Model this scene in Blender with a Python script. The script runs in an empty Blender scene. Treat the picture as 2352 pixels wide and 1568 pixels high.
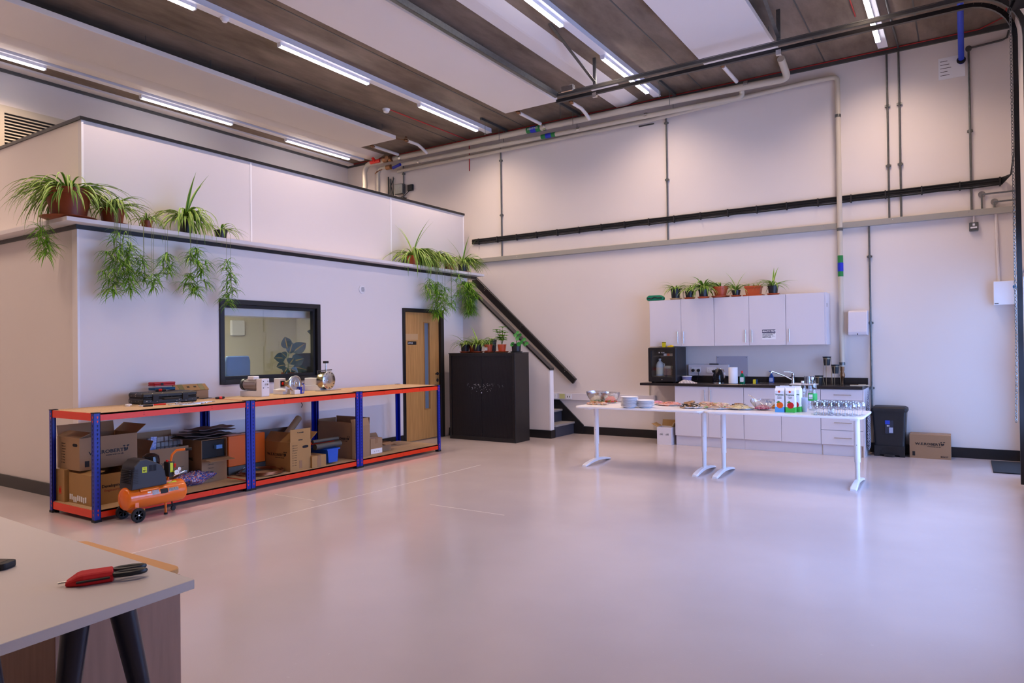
import bpy, bmesh, math, random
from mathutils import Vector, Matrix
PI = math.pi
C = bpy.context.scene.collection
scene = bpy.context.scene

# ------------------------------------------------------------------ camera
FPX, YAW, PITCH, ROLL, EYE = 1604.354, -0.5768, 0.0087, -0.0130, 1.48
cr, sr = math.cos(ROLL), math.sin(ROLL)
FW = Vector((math.sin(YAW)*math.cos(PITCH), math.cos(YAW)*math.cos(PITCH), math.sin(PITCH)))
R0 = Vector((math.cos(YAW), -math.sin(YAW), 0)); U0 = R0.cross(FW)
RT = R0*cr + U0*sr; UP = -R0*sr + U0*cr
cam_data = bpy.data.cameras.new('camera'); cam = bpy.data.objects.new('camera', cam_data); C.objects.link(cam)
cam_data.sensor_width = 36; cam_data.lens = 36*FPX/2352; cam_data.clip_start = 0.05
m = Matrix((RT, UP, -FW)).transposed().to_4x4(); m.translation = (0, 0, EYE)
cam.matrix_world = m
scene.camera = cam

# ------------------------------------------------------------------ world, light, exposure
scene.view_settings.view_transform = 'Standard'; scene.view_settings.look = 'None'
scene.view_settings.gamma = 1; scene.view_settings.use_curve_mapping = False
scene.view_settings.exposure = 0.10
LAMP = 14.0            # strength of the ceiling strips
LAMPCOL = (1.0, 0.95, 1.0)
LAMPW = 35.0          # watts of each strip
LAMPTINT = (1.0, 0.73, 0.56)
w = bpy.data.worlds.new('world'); scene.world = w; w.use_nodes = True
bg = w.node_tree.nodes['Background']; bg.inputs[0].default_value = (0.33, 0.50, 1.0, 1); bg.inputs[1].default_value = 12.0
def portal(loc, sx, sy):
    l = bpy.data.lights.new('daylight_portal', 'AREA'); l.shape = 'RECTANGLE'; l.size = sx; l.size_y = sy
    l.cycles.is_portal = True
    o = bpy.data.objects.new('daylight_portal', l); C.objects.link(o); o.location = loc
    o.rotation_euler = (PI/2, 0, PI/2)      # faces -X, into the hall
    return o
portal((0.9, 9.86, 1.18), 1.0, 2.1)
portal((0.9, 6.2, 1.5), 4.6, 2.3)

# ------------------------------------------------------------------ room measures
YB = 10.62      # kitchen wall
XO = -7.42      # office front wall
YS = 3.472      # office side wall
XU = -7.72; YU = 3.66   # set-back upper wall
XL = -11.05     # far left wall
XR = 0.56       # right wall with the doors
ZC = 5.42       # ceiling
ZL = 2.72       # top of the lower office wall
ZT = 3.92       # top of the upper wall

# ------------------------------------------------------------------ helpers
class MB:
    """collects shapes; build() links them as one mesh object"""
    def __init__(s): s.v = []; s.f = []; s.m = []; s.sm = []
    def add(s, vs, fs, mi=0, smooth=False):
        b = len(s.v); s.v += [tuple(v) for v in vs]
        for f in fs: s.f.append(tuple(i+b for i in f)); s.m.append(mi); s.sm.append(smooth)
        return s
    def box(s, x0, y0, z0, x1, y1, z1, mi=0, M=None):
        vs = [Vector((x, y, z)) for z in (z0, z1) for y in (y0, y1) for x in (x0, x1)]
        if M: vs = [M @ v for v in vs]
        return s.add(vs, [(0,2,3,1),(4,5,7,6),(0,1,5,4),(2,6,7,3),(0,4,6,2),(1,3,7,5)], mi)
    def cbox(s, c, d, mi=0, M=None):
        return s.box(c[0]-d[0]/2, c[1]-d[1]/2, c[2]-d[2]/2, c[0]+d[0]/2, c[1]+d[1]/2, c[2]+d[2]/2, mi, M)
    def quad(s, a, b, c, d, mi=0): return s.add([a, b, c, d], [(0,1,2,3)], mi)
    def tube(s, pts, r, n=10, mi=0, cap=True, closed=False):
        pts = [Vector(p) for p in pts]; k = len(pts)
        rs = r if isinstance(r, (list, tuple)) else [r]*k
        T = []
        for i in range(k):
            a = pts[(i-1) % k] if (closed or i > 0) else pts[0]
            b = pts[(i+1) % k] if (closed or i < k-1) else pts[-1]
            T.append((b-a).normalized())
        ref = Vector((0,0,1)) if abs(T[0].z) < .9 else Vector((1,0,0))
        nrm = (ref - T[0]*ref.dot(T[0])).normalized()
        vs = []
        for i in range(k):
            nrm = nrm - T[i]*nrm.dot(T[i])
            if nrm.length < 1e-6: nrm = T[i].orthogonal()
            nrm.normalize(); bi = T[i].cross(nrm)
            for j in range(n):
                a = 2*PI*j/n; vs.append(pts[i] + (nrm*math.cos(a)+bi*math.sin(a))*rs[i])
        fs = []
        for i in range(k if closed else k-1):
            i2 = (i+1) % k
            for j in range(n): fs.append((i*n+j, i*n+(j+1) % n, i2*n+(j+1) % n, i2*n+j))
        s.add(vs, fs, mi, True)
        if cap and not closed:
            s.add(vs[:n], [tuple(reversed(range(n)))], mi); s.add(vs[-n:], [tuple(range(n))], mi)
        return s
    def lathe(s, prof, c=(0,0,0), n=24, mi=0, sx=1, sy=1, M=None, smooth=True):
        """prof: list of (r, z)"""
        vs = []; c = Vector(c)
        for r, z in prof:
            for j in range(n):
                a = 2*PI*j/n; p = Vector((r*math.cos(a)*sx, r*math.sin(a)*sy, z))
                vs.append((M @ p if M else p) + c)
        fs = [(i*n+j, i*n+(j+1) % n, (i+1)*n+(j+1) % n, (i+1)*n+j) for i in range(len(prof)-1) for j in range(n)]
        s.add(vs, fs, mi, smooth)
        if prof[0][0] > 1e-6: s.add(vs[:n], [tuple(reversed(range(n)))], mi)
        if prof[-1][0] > 1e-6: s.add(vs[-n:], [tuple(range(n))], mi)
        return s
    def prism(s, poly, axis, a, b, mi=0, M=None):
        """poly of 2D points extruded along axis from a to b"""
        def P(p, t):
            v = {'x': (t, p[0], p[1]), 'y': (p[0], t, p[1]), 'z': (p[0], p[1], t)}[axis]
            v = Vector(v); return M @ v if M else v
        n = len(poly); vs = [P(p, a) for p in poly]+[P(p, b) for p in poly]
        return s.add(vs, [tuple(range(n-1,-1,-1)), tuple(range(n,2*n))]+[(i, (i+1) % n, (i+1) % n+n, i+n) for i in range(n)], mi)
    def build(s, name, mats, parent=None, loc=(0,0,0), rz=0, bevel=0, kind=None, fix=True, seg=1):
        me = bpy.data.meshes.new(name)
        me.from_pydata(s.v, [], s.f)
        if not isinstance(mats, (list, tuple)): mats = [mats]
        for mm in mats: me.materials.append(mm)
        for p, mi, sm in zip(me.polygons, s.m, s.sm): p.material_index = min(mi, len(mats)-1); p.use_smooth = sm
        if fix:
            bm = bmesh.new(); bm.from_mesh(me); bmesh.ops.recalc_face_normals(bm, faces=bm.faces)
            if bevel:
                bmesh.ops.remove_doubles(bm, verts=bm.verts, dist=1e-5)
                bmesh.ops.bevel(bm, geom=[e for e in bm.edges if e.is_manifold and e.calc_face_angle(0) > .6 and not (e.link_faces[0].smooth and e.link_faces[1].smooth)], offset=bevel, segments=seg, affect='EDGES', profile=.7)
            bm.to_mesh(me); bm.free()
        if any(s.sm): me.set_sharp_from_angle(angle=.75)
        me.update()
        o = bpy.data.objects.new(name, me); C.objects.link(o); o.location = loc; o.rotation_euler = (0,0,rz)
        if parent: o.parent = parent
        if kind: o['kind'] = kind
        return o
def tag(o, label, cat, group=None, kind=None):
    o['label'] = label; o['category'] = cat
    if group: o['group'] = group
    if kind: o['kind'] = kind
    return o
def thing(name, label, cat, loc=(0,0,0), rz=0, group=None):
    o = bpy.data.objects.new(name, None); C.objects.link(o); o.location = loc; o.rotation_euler = (0,0,rz)
    o.empty_display_size = .1
    return tag(o, label, cat, group)
def dup(root, loc=None, rz=None, label=None, group=None, scale=None):
    def cp(o, par):
        c = o.copy(); C.objects.link(c); c.parent = par
        for k in o.children: cp(k, c)
        return c
    r = cp(root, None)
    if loc is not None: r.location = loc
    if rz is not None: r.rotation_euler = (0,0,rz)
    if scale: r.scale = (scale,)*3
    if label: r['label'] = label
    if group: r['group'] = group
    return r
def text(s, size, mat, parent, loc, face='-y', bold=0, name='lettering', rz=0, sx=1, align='CENTER', shear=0):
    """writing as a thin solid mesh, facing the given direction"""
    cu = bpy.data.curves.new('t', 'FONT'); cu.body = s; cu.size = size; cu.align_x = align; cu.align_y = 'CENTER'
    cu.extrude = .0004; cu.offset = bold; cu.resolution_u = 2; cu.shear = shear
    t = bpy.data.objects.new('t', cu); C.objects.link(t)
    bpy.context.view_layer.update()
    dg = bpy.context.evaluated_depsgraph_get(); me = bpy.data.meshes.new_from_object(t.evaluated_get(dg))
    bpy.data.objects.remove(t); bpy.data.curves.remove(cu)
    me.materials.clear(); me.materials.append(mat)
    o = bpy.data.objects.new(name, me); C.objects.link(o); o.parent = parent; o.location = loc; o.scale = (sx,1,1)
    o.rotation_euler = {'-y': (PI/2,0,0), '+x': (PI/2,0,PI/2), 'up': (0,0,0), '-x': (PI/2,0,-PI/2)}[face]
    if rz: o.rotation_euler = (o.rotation_euler[0], 0, o.rotation_euler[2]+rz)
    return o

# ------------------------------------------------------------------ materials
def mat(name, col, rough=.5, metal=0, noise=0, nscale=8, bump=0, bscale=60, spec=.5, trans=0, ior=1.45, emit=None, es=0, col2=None, stretch=(1,1,1), alpha=1, coat=0, sub=0):
    mt = bpy.data.materials.new(name); mt.use_nodes = True; nt = mt.node_tree; b = nt.nodes['Principled BSDF']
    b.inputs['Base Color'].default_value = (*col, 1); b.inputs['Roughness'].default_value = rough
    b.inputs['Metallic'].default_value = metal; b.inputs['Specular IOR Level'].default_value = spec
    b.inputs['Transmission Weight'].default_value = trans; b.inputs['IOR'].default_value = ior; b.inputs['Alpha'].default_value = alpha
    b.inputs['Coat Weight'].default_value = coat
    if emit: b.inputs['Emission Color'].default_value = (*emit, 1); b.inputs['Emission Strength'].default_value = es
    if noise or bump:
        tc = nt.nodes.new('ShaderNodeTexCoord'); mp = nt.nodes.new('ShaderNodeMapping'); nt.links.new(tc.outputs['Object'], mp.inputs[0])
        mp.inputs['Scale'].default_value = stretch
    if noise:
        n = nt.nodes.new('ShaderNodeTexNoise'); n.inputs['Scale'].default_value = nscale; n.inputs['Detail'].default_value = 4
        nt.links.new(mp.outputs[0], n.inputs[0])
        r = nt.nodes.new('ShaderNodeValToRGB'); r.color_ramp.elements[0].position = .5-.25; r.color_ramp.elements[1].position = .75
        c2 = col2 or tuple(c*(1-noise) for c in col)
        r.color_ramp.elements[0].color = (*c2, 1); r.color_ramp.elements[1].color = (*col, 1)
        nt.links.new(n.outputs[0], r.inputs[0]); nt.links.new(r.outputs[0], b.inputs['Base Color'])
    if bump:
        n = nt.nodes.new('ShaderNodeTexNoise'); n.inputs['Scale'].default_value = bscale; nt.links.new(mp.outputs[0], n.inputs[0])
        bp = nt.nodes.new('ShaderNodeBump'); bp.inputs['Strength'].default_value = bump; bp.inputs['Distance'].default_value = .005
        nt.links.new(n.outputs[0], bp.inputs['Height']); nt.links.new(bp.outputs[0], b.inputs['Normal'])
    return mt
def glass(name, col=(1,1,1), rough=.0, refl=.08):
    """thin pane: mostly see-through with a mirror sheen"""
    mt = bpy.data.materials.new(name); mt.use_nodes = True; nt = mt.node_tree; nt.nodes.remove(nt.nodes['Principled BSDF'])
    o = nt.nodes['Material Output']; t = nt.nodes.new('ShaderNodeBsdfTransparent'); t.inputs[0].default_value = (*col, 1)
    g = nt.nodes.new('ShaderNodeBsdfGlossy'); g.inputs['Roughness'].default_value = rough
    fr = nt.nodes.new('ShaderNodeLayerWeight'); fr.inputs[0].default_value = .5
    pw = nt.nodes.new('ShaderNodeMath'); pw.operation = 'POWER'; pw.inputs[1].default_value = 3.0; nt.links.new(fr.outputs['Facing'], pw.inputs[0])
    ma = nt.nodes.new('ShaderNodeMath'); ma.operation = 'MULTIPLY_ADD'; ma.inputs[1].default_value = .75; ma.inputs[2].default_value = refl*.5
    nt.links.new(pw.outputs[0], ma.inputs[0])
    mx = nt.nodes.new('ShaderNodeMixShader'); nt.links.new(ma.outputs[0], mx.inputs[0]); nt.links.new(t.outputs[0], mx.inputs[1]); nt.links.new(g.outputs[0], mx.inputs[2])
    nt.links.new(mx.outputs[0], o.inputs[0]); return mt

M = {}
M['wall'] = mat('white_paint', (.79,.725,.685), .6, noise=.03, nscale=1.2)
M['office'] = mat('white_panel', (.84,.80,.80), .45, noise=.02, nscale=.8)
M['parapet'] = mat('dimmed_white_panel', (.70,.66,.67), .45, noise=.02, nscale=.8)  # panel white darkened to imitate weaker light on the upper wall
M['kitwhite'] = mat('white_laminate', (.72,.68,.72), .3)
M['white'] = mat('white_enamel', (.88,.87,.9), .3)
M['whitemetal'] = mat('white_metal', (.80,.79,.84), .35)
M['black'] = mat('black_paint', (.012,.011,.012), .35)
M['blackmat'] = mat('black_matt', (.015,.014,.016), .6)
M['blackgloss'] = mat('black_gloss', (.006,.006,.008), .08)
M['cable'] = mat('black_cable', (.012,.012,.012), .4)
M['galv'] = mat('galvanised_steel', (.20,.205,.20), .42, metal=.85, noise=.25, nscale=30)
M['trunk'] = mat('grey_trunking', (.40,.385,.34), .45, metal=.3)
M['steel'] = mat('brushed_steel', (.62,.61,.60), .25, metal=1)
M['chrome'] = mat('polished_chrome', (.8,.8,.82), .08, metal=1)
M['darksteel'] = mat('dark_steel', (.10,.10,.095), .45, metal=.5)
M['cream'] = mat('cream_insulation', (.58,.52,.42), .42)
M['red'] = mat('red_paint', (.75,.012,.004), .35)
M['beam'] = mat('orange_red_enamel', (.86,.040,.004), .35)
M['blue'] = mat('blue_enamel', (.004,.016,.34), .35)
M['bluepipe'] = mat('blue_pipe', (.02,.06,.55), .4)
M['holes'] = mat('dark_hole', (.004,.004,.01), .8)
M['terra'] = mat('terracotta_plastic', (.28,.055,.015), .45)
M['terra2'] = mat('orange_terracotta_plastic', (.50,.085,.025), .4)
M['potblack'] = mat('black_plastic_pot', (.016,.016,.018), .4)
M['soil'] = mat('soil', (.03,.02,.012), .9)
M['leaf'] = mat('leaf_green', (.07,.25,.006), .45, noise=.35, nscale=14)
M['leafpale'] = mat('leaf_cream_margin', (.36,.50,.10), .45)
M['leafbright'] = mat('leaf_light_green', (.17,.44,.008), .45, noise=.3, nscale=10)
M['leafdark'] = mat('leaf_dark_green', (.012,.055,.02), .35)
M['stem'] = mat('plant_stem', (.22,.24,.08), .6)
M['deadleaf'] = mat('withered_leaf', (.05,.025,.012), .7)
M['oak'] = mat('oak_veneer', (.62,.33,.11), .4, noise=.3, nscale=5, stretch=(6,6,.5), col2=(.47,.235,.07))
M['card'] = mat('brown_cardboard', (.36,.215,.115), .75, noise=.1, nscale=4)
M['cardb'] = mat('tan_cardboard', (.42,.235,.085), .75, noise=.12, nscale=4)
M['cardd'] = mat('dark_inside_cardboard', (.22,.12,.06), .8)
M['cardw'] = mat('white_cardboard', (.74,.70,.74), .6)
M['ink'] = mat('black_ink', (.012,.01,.01), .6)
M['paper'] = mat('white_paper', (.85,.85,.88), .6)
M['tapeb'] = mat('brown_packing_tape', (.30,.17,.09), .25)
M['rub'] = mat('black_rubber', (.012,.012,.013), .7)
M['ply'] = mat('chipboard', (.58,.40,.23), .7, noise=.35, nscale=90, col2=(.42,.27,.14))
M['plyedge'] = mat('chipboard_edge', (.26,.17,.10), .8, noise=.4, nscale=200)
M['clear'] = glass('clear_glass', (.96,.97,.98), 0, .10)
M['panetint'] = glass('tinted_door_glass', (.62,.66,.68), 0, .10)
M['pane'] = glass('window_glass', (.93,.96,.97), 0, .10)
M['lampw'] = mat('lamp_diffuser', (1,1,1), .5, emit=LAMPCOL, es=LAMP)

# concrete soffit with mottling
mt = mat('ceiling_concrete', (.25,.19,.14), .85); M['conc'] = mt; nt = mt.node_tree; b = nt.nodes['Principled BSDF']
tc = nt.nodes.new('ShaderNodeTexCoord'); mp = nt.nodes.new('ShaderNodeMapping'); mp.inputs['Scale'].default_value = (1.6,.5,1)
nt.links.new(tc.outputs['Object'], mp.inputs[0])
n1 = nt.nodes.new('ShaderNodeTexNoise'); n1.inputs['Scale'].default_value = 1.6; n1.inputs['Detail'].default_value = 8; n1.inputs['Roughness'].default_value = .65
nt.links.new(mp.outputs[0], n1.inputs[0]); r = nt.nodes.new('ShaderNodeValToRGB')
r.color_ramp.elements[0].position = .32; r.color_ramp.elements[0].color = (.125,.088,.06,1)
r.color_ramp.elements[1].position = .68; r.color_ramp.elements[1].color = (.27,.205,.155,1)
nt.links.new(n1.outputs[0], r.inputs[0]); nt.links.new(r.outputs[0], b.inputs['Base Color'])

# coated concrete floor: glossy, faint clouding, scuffs
mt = mat('floor_coating', (.40,.36,.37), .25); M['floor'] = mt; nt = mt.node_tree; b = nt.nodes['Principled BSDF']
tc = nt.nodes.new('ShaderNodeTexCoord')
n1 = nt.nodes.new('ShaderNodeTexNoise'); n1.inputs['Scale'].default_value = .55; n1.inputs['Detail'].default_value = 5
nt.links.new(tc.outputs['Object'], n1.inputs[0]); r = nt.nodes.new('ShaderNodeValToRGB')
r.color_ramp.elements[0].position = .3; r.color_ramp.elements[0].color = (.52,.445,.44,1)
r.color_ramp.elements[1].position = .7; r.color_ramp.elements[1].color = (.62,.54,.535,1)
nt.links.new(n1.outputs[0], r.inputs[0])
n2 = nt.nodes.new('ShaderNodeTexNoise'); n2.inputs['Scale'].default_value = 26; n2.inputs['Detail'].default_value = 6
nt.links.new(tc.outputs['Object'], n2.inputs[0]); r2 = nt.nodes.new('ShaderNodeValToRGB')
r2.color_ramp.elements[0].position = .70; r2.color_ramp.elements[0].color = (0,0,0,1); r2.color_ramp.elements[1].position = .78; r2.color_ramp.elements[1].color = (.35,.35,.35,1)
nt.links.new(n2.outputs[0], r2.inputs[0])
mx = nt.nodes.new('ShaderNodeMixRGB'); mx.inputs[2].default_value = (.74,.69,.67,1)
nt.links.new(r2.outputs[0], mx.inputs[0]); nt.links.new(r.outputs[0], mx.inputs[1]); nt.links.new(mx.outputs[0], b.inputs['Base Color'])
n3 = nt.nodes.new('ShaderNodeTexNoise'); n3.inputs['Scale'].default_value = 2.2; n3.inputs['Detail'].default_value = 6
nt.links.new(tc.outputs['Object'], n3.inputs[0]); mr = nt.nodes.new('ShaderNodeMapRange'); mr.inputs[3].default_value = .08; mr.inputs[4].default_value = .19
nt.links.new(n3.outputs[0], mr.inputs[0]); nt.links.new(mr.outputs[0], b.inputs['Roughness'])
n4 = nt.nodes.new('ShaderNodeTexNoise'); n4.inputs['Scale'].default_value = 170
nt.links.new(tc.outputs['Object'], n4.inputs[0]); bp = nt.nodes.new('ShaderNodeBump'); bp.inputs['Strength'].default_value = .12; bp.inputs['Distance'].default_value = .002
nt.links.new(n4.outputs[0], bp.inputs['Height']); nt.links.new(bp.outputs[0], b.inputs['Normal'])

# ------------------------------------------------------------------ the hall
def struct(name, mb, mats, **k): return mb.build(name, mats, kind='structure', **k)
struct('floor', MB().box(-11.3,-4,-.2, XR+.3, YB+.25, 0), M['floor'])
struct('ceiling', MB().box(-11.3,-4,ZC, XR+.3, YB+.25, ZC+.25), M['conc'])
struct('wall_back', MB().box(-11.3,YB,0, XR+.3, YB+.25, ZC), M['wall'])
struct('wall_left', MB().box(XL-.25,-4,0, XL, YB, ZC), M['wall'])
struct('wall_front', MB().box(-11.3,-4.25,0, XR+.3, -4, ZC), M['wall'])
# right wall, with the opening of the sectional door and of the glazed personnel door
g = MB(); a, bb = XR, XR+.3
g.box(a,-4,0, bb,3.7,ZC); g.box(a,3.7,4.6, bb,8.7,ZC); g.box(a,8.7,0, bb,9.3,ZC); g.box(a,9.3,2.3, bb,10.4,ZC); g.box(a,10.4,0, bb,YB,ZC)
struct('wall_right', g, M['wall'])
# ceiling joints between the concrete planks
for k, x in enumerate((-.46, -1.6, -3.34, -6.55, -8.1, -9.75)):
    struct('trim_%d' % (k+1), MB().box(x-.008,-4,ZC-.004, x+.008,YB,ZC+.01), M['darksteel'])
# steel angle where walls meet the soffit
struct('trim_7', MB().box(XL,YB-.03,ZC-.065, XR,YB,ZC), M['darksteel'])
struct('trim_8', MB().box(XL,-4,ZC-.065, XL+.05,YB-.03,ZC), M['darksteel'])
# lighter strip beside the left wall
struct('trim_9', MB().box(XL+.05,-4,ZC-.03, XL+.22,YB-.03,ZC), M['wall'])
# skirtings
struct('baseboard_back', MB().box(-5.5,YB-.02,0, XR,YB,.13), M['black'])
struct('baseboard_left', MB().box(XO-3.6,YS-.02,0, XO,YS,.13), M['black'])
struct('baseboard_office', MB().box(XO,YS,0, XO+.02,8.24,.13).box(XO,9.42-.02,0, XO+.02,YB-.72,.13), M['black'])
# ------------------------------------------------------------------ the office box
WY0, WY1, WZ0, WZ1 = 5.045, 6.585, 1.083, 2.103      # window outer frame
DY0, DY1, DZ1 = 8.25, 9.27, 2.125                     # door outer frame
YE = 9.97                                             # end of the office front wall
t = .10
g = MB()
g.box(XO-t,YS,0, XO,WY0,ZL); g.box(XO-t,WY0,0, XO,WY1,WZ0); g.box(XO-t,WY0,WZ1, XO,WY1,ZL); g.box(XO-t,WY1,0, XO,DY0,ZL)
g.box(XO-t,DY0,DZ1, XO,DY1,ZL); g.box(XO-t,DY1,0, XO,YE,ZL)
struct('wall_office_front', g, M['office'])
struct('wall_office_side', MB().box(XL,YS,0, XO-t,YS+t,ZL), M['wall'])
struct('wall_office_end', MB().box(XL,YE-t,0, XO-t,YE,ZL), M['wall'])
# upper parapet walls, set back, with panel joints
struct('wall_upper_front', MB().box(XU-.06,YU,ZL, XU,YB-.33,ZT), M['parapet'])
struct('wall_upper_side', MB().box(XL,YU,ZL, XU-.06,YU+.06,ZT), M['wall'])
k = 10
for y in (YU+.012, 5.725, 8.345, YB-.33-.012):
    struct('trim_%d' % k, MB().box(XU,y-.011,ZL, XU+.006,y+.011,ZT-.01), M['white']); k += 1
struct('trim_14', MB().box(XU-.075,YU-.015,ZT, XU+.015,YB-.32,ZT+.035).box(XL,YU-.015,ZT, XU-.075,YU+.075,ZT+.035), M['black'])
# ledge the plants stand on, and the black strip under it
LX = XO+.17; LY = YS-.17
struct('trim_15', MB().box(XU,LY,ZL+.045, LX,YB-.36,ZL+.085).box(XL,LY,ZL+.045, XU,YU,ZL+.085), M['office'])
struct('trim_16', MB().box(XO-.02,YS-.012,ZL, XO+.012,10.24,ZL+.044).box(XL,YS-.012,ZL, XO-.02,YS+.03,ZL+.044), M['black'])
struct('unseen_roof_office', MB().box(XL,YS+.1,2.62, XO-t,YE-.1,2.70), M['darksteel'])  # unseen dark slab, added to cut light bouncing up to the ceiling panels
struct('trim_17', MB().box(XU,YS,ZL, XO-.02,YB-.36,ZL+.044), M['wall'])
# corner seams
struct('trim_18', MB().box(XO,YS,.0, XO+.004,YS+.02,ZL), M['white'])
struct('trim_19', MB().box(XO-.0,YE-.02,.13, XO+.004,YE,ZL), M['white'])
# landing wall behind the stairs (continues the line of the office)
# office interior
M['beige'] = mat('beige_wall', (.72,.66,.52), .6)
M['officefloor'] = mat('office_carpet', (.08,.08,.09), .9)
struct('wall_office_rear', MB().box(-10.6,YS+t,0, -10.5,YE-t,ZL), M['beige'])
struct('ceiling_office', MB().box(-10.5,YS+t,2.55, XO-t,YE-t,2.6), M['white'])
struct('floor_office', MB().box(-10.5,YS+t,.0, XO-t,YE-t,.01), M['officefloor'])
struct('wall_office_partition', MB().box(-10.5,8.75,.01, XO-t-.001,8.81,2.55), M['beige'])
struct('wall_office_inner', MB().box(-10.5,YS+t,.01, XO-t-.001,YS+t+.03,2.55), M['beige'])
# window
w1 = bpy.data.objects.new('window_1', None); C.objects.link(w1); w1['kind'] = 'structure'
w1.location = (XO, WY0, WZ0)
W, Hh = WY1-WY0, WZ1-WZ0; fr = .085
g = MB()
g.box(-t-.01,0,0, .02,fr*.7,Hh); g.box(-t-.01,W-fr*.7,0, .02,W,Hh); g.box(-t-.01,fr*.7,0, .02,W-fr*.7,fr*.7); g.box(-t-.01,fr*.7,Hh-fr*.7, .02,W-fr*.7,Hh)
g.build('window_frame', M['black'], w1, bevel=.004)
g = MB(); a = fr*.7; b2 = a+.035
g.box(-.085,a,a, -.03,b2,Hh-a); g.box(-.085,W-b2,a, -.03,W-a,Hh-a); g.box(-.085,b2,a, -.03,W-b2,b2); g.box(-.085,b2,Hh-b2, -.03,W-b2,Hh-a)
g.build('glazing_bead', M['blackmat'], w1)
MB().box(-.062,b2,b2, -.056,W-b2,Hh-b2).build('glass_pane', M['pane'], w1)
# door
d1 = bpy.data.objects.new('door_1', None); C.objects.link(d1); d1['kind'] = 'structure'; d1.location = (XO, DY0, 0)
W = DY1-DY0; f2 = .055
g = MB(); g.box(-t-.012,0,0, .022,f2,DZ1); g.box(-t-.012,W-f2-.03,0, .022,W,DZ1); g.box(-t-.012,f2,DZ1-f2, .022,W-f2-.03,DZ1)
g.build('door_frame', M['black'], d1, bevel=.003)
y0, y1, z1 = f2+.004, W-f2-.034, DZ1-f2-.004
vy0, vy1, vz0, vz1 = y0+.50, y0+.62, .50, 1.90
g = MB()
for (a0, a1, c0, c1) in ((y0,vy0,.008,z1), (vy1,y1,.008,z1), (vy0,vy1,.008,vz0), (vy0,vy1,vz1,z1)): g.box(-.07,a0,c0, -.026,a1,c1)
leaf = g.build('door_leaf', M['oak'], d1)
leaf['label'] = 'pale oak veneer door leaf'
g = MB(); q = .014
g.box(-.026,vy0-q,vz0-q, -.018,vy0,vz1+q).box(-.026,vy1,vz0-q, -.018,vy1+q,vz1+q).box(-.026,vy0,vz0-q, -.018,vy1,vz0).box(-.026,vy0,vz1, -.018,vy1,vz1+q)
g.build('vision_bead', mat('dark_oak_bead', (.40,.19,.06), .4), d1)
MB().box(-.052,vy0,vz0, -.046,vy1,vz1).build('vision_panel', mat('blue_grey_glass', (.16,.22,.30), .08), d1)
g = MB(); hy = y1-.045; hz = 1.06
g.lathe([(0,0),(.027,0),(.027,.008),(0,.008)], (-.026,hy,hz), 20, M=Matrix.Rotation(PI/2,4,'Y'))
g.tube([(-.02,hy,hz),(.03,hy,hz),(.034,hy-.02,hz),(.034,hy-.12,hz)], .009, 10)
hd = g.build('door_handle', M['blackmat'], d1)
g = MB(); g.lathe([(0,0),(.027,0),(.027,.008),(0,.008)], (-.026,hy,hz-.11), 20, M=Matrix.Rotation(PI/2,4,'Y'))
g.build('lock_escutcheon', M['blackmat'], d1)
g = MB(); g.lathe([(0,0),(.011,0),(.011,.006),(0,.006)], (-.018,hy,hz-.11), 12, M=Matrix.Rotation(PI/2,4,'Y'))
g.build('lock_cylinder', M['chrome'], d1)
s = MB().box(-.026,y0+.09,1.545, -.023,y0+.30,1.60).build('door_sign', M['ink'], d1)
text('OFFICE', .036, M['paper'], s, (-.0225,y0+.155,1.5725), '+x')
MB().box(-.026,y0+.03,1.625, -.0245,y0+.34,1.72).build('clear_tape_patch', mat('pale_oak_patch', (.60,.38,.19), .3), d1)

# low wall under the stair string, with its black capping, and the stairs behind it
SWY = 9.83; SX0, SX1 = XO, -5.67
zc0, zc1 = 2.50, 1.14      # capping heights at XO and SX1
def cz(x): return 1.105+(SX1-x)*.868
struct('wall_stair', MB().prism([(XO,0),(SX1,0),(SX1,cz(SX1)),(XO,min(cz(XO),ZL-.005))], 'y', SWY, SWY+.10), M['wall'])
struct('trim_20', MB().prism([(XO,cz(XO)),(SX1+.01,cz(SX1)),(SX1+.01,cz(SX1)+.035),(XO,cz(XO)+.035)], 'y', SWY-.02, SWY+.12), M['black'])
struct('baseboard_stair', MB().box(SX1-1.4,SWY-.02,0, SX1+.02,SWY,.13).box(SX1,SWY,0, SX1+.02,SWY+.12,.13), M['black'])
struct('trim_21', MB().box(SX1-.02,SWY-.004,.13, SX1+.006,SWY+.104,cz(SX1)-.01), M['white'])
st = thing('staircase', 'steep dark grey stairs rising between the low white wall and the back wall', 'stairs', (SX1,SWY+.1,0))
M['tread'] = mat('grey_stair_tread', (.30,.28,.27), .6); M['riser'] = mat('dark_blue_grey_riser', (.045,.05,.075), .6)
for i in range(7):
    g = MB(); xx = .24-i*.235; zz = (i+1)*.205
    MB().box(xx-.235,.01,zz-.205, xx-.22,.67,zz-.03).build('riser', M['riser'], st)
    MB().box(xx-.46,.01,zz-.03, xx-.20,.67,zz).build('tread', M['tread'], st)
MB().prism([(-.30,0),(.20,0),(.20,.15),(-.20,.15+.40*.9),(-2.3,2.35),(-2.3,2.0)], 'y', .655, .685).build('wall_string', M['black'], st)
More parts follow.
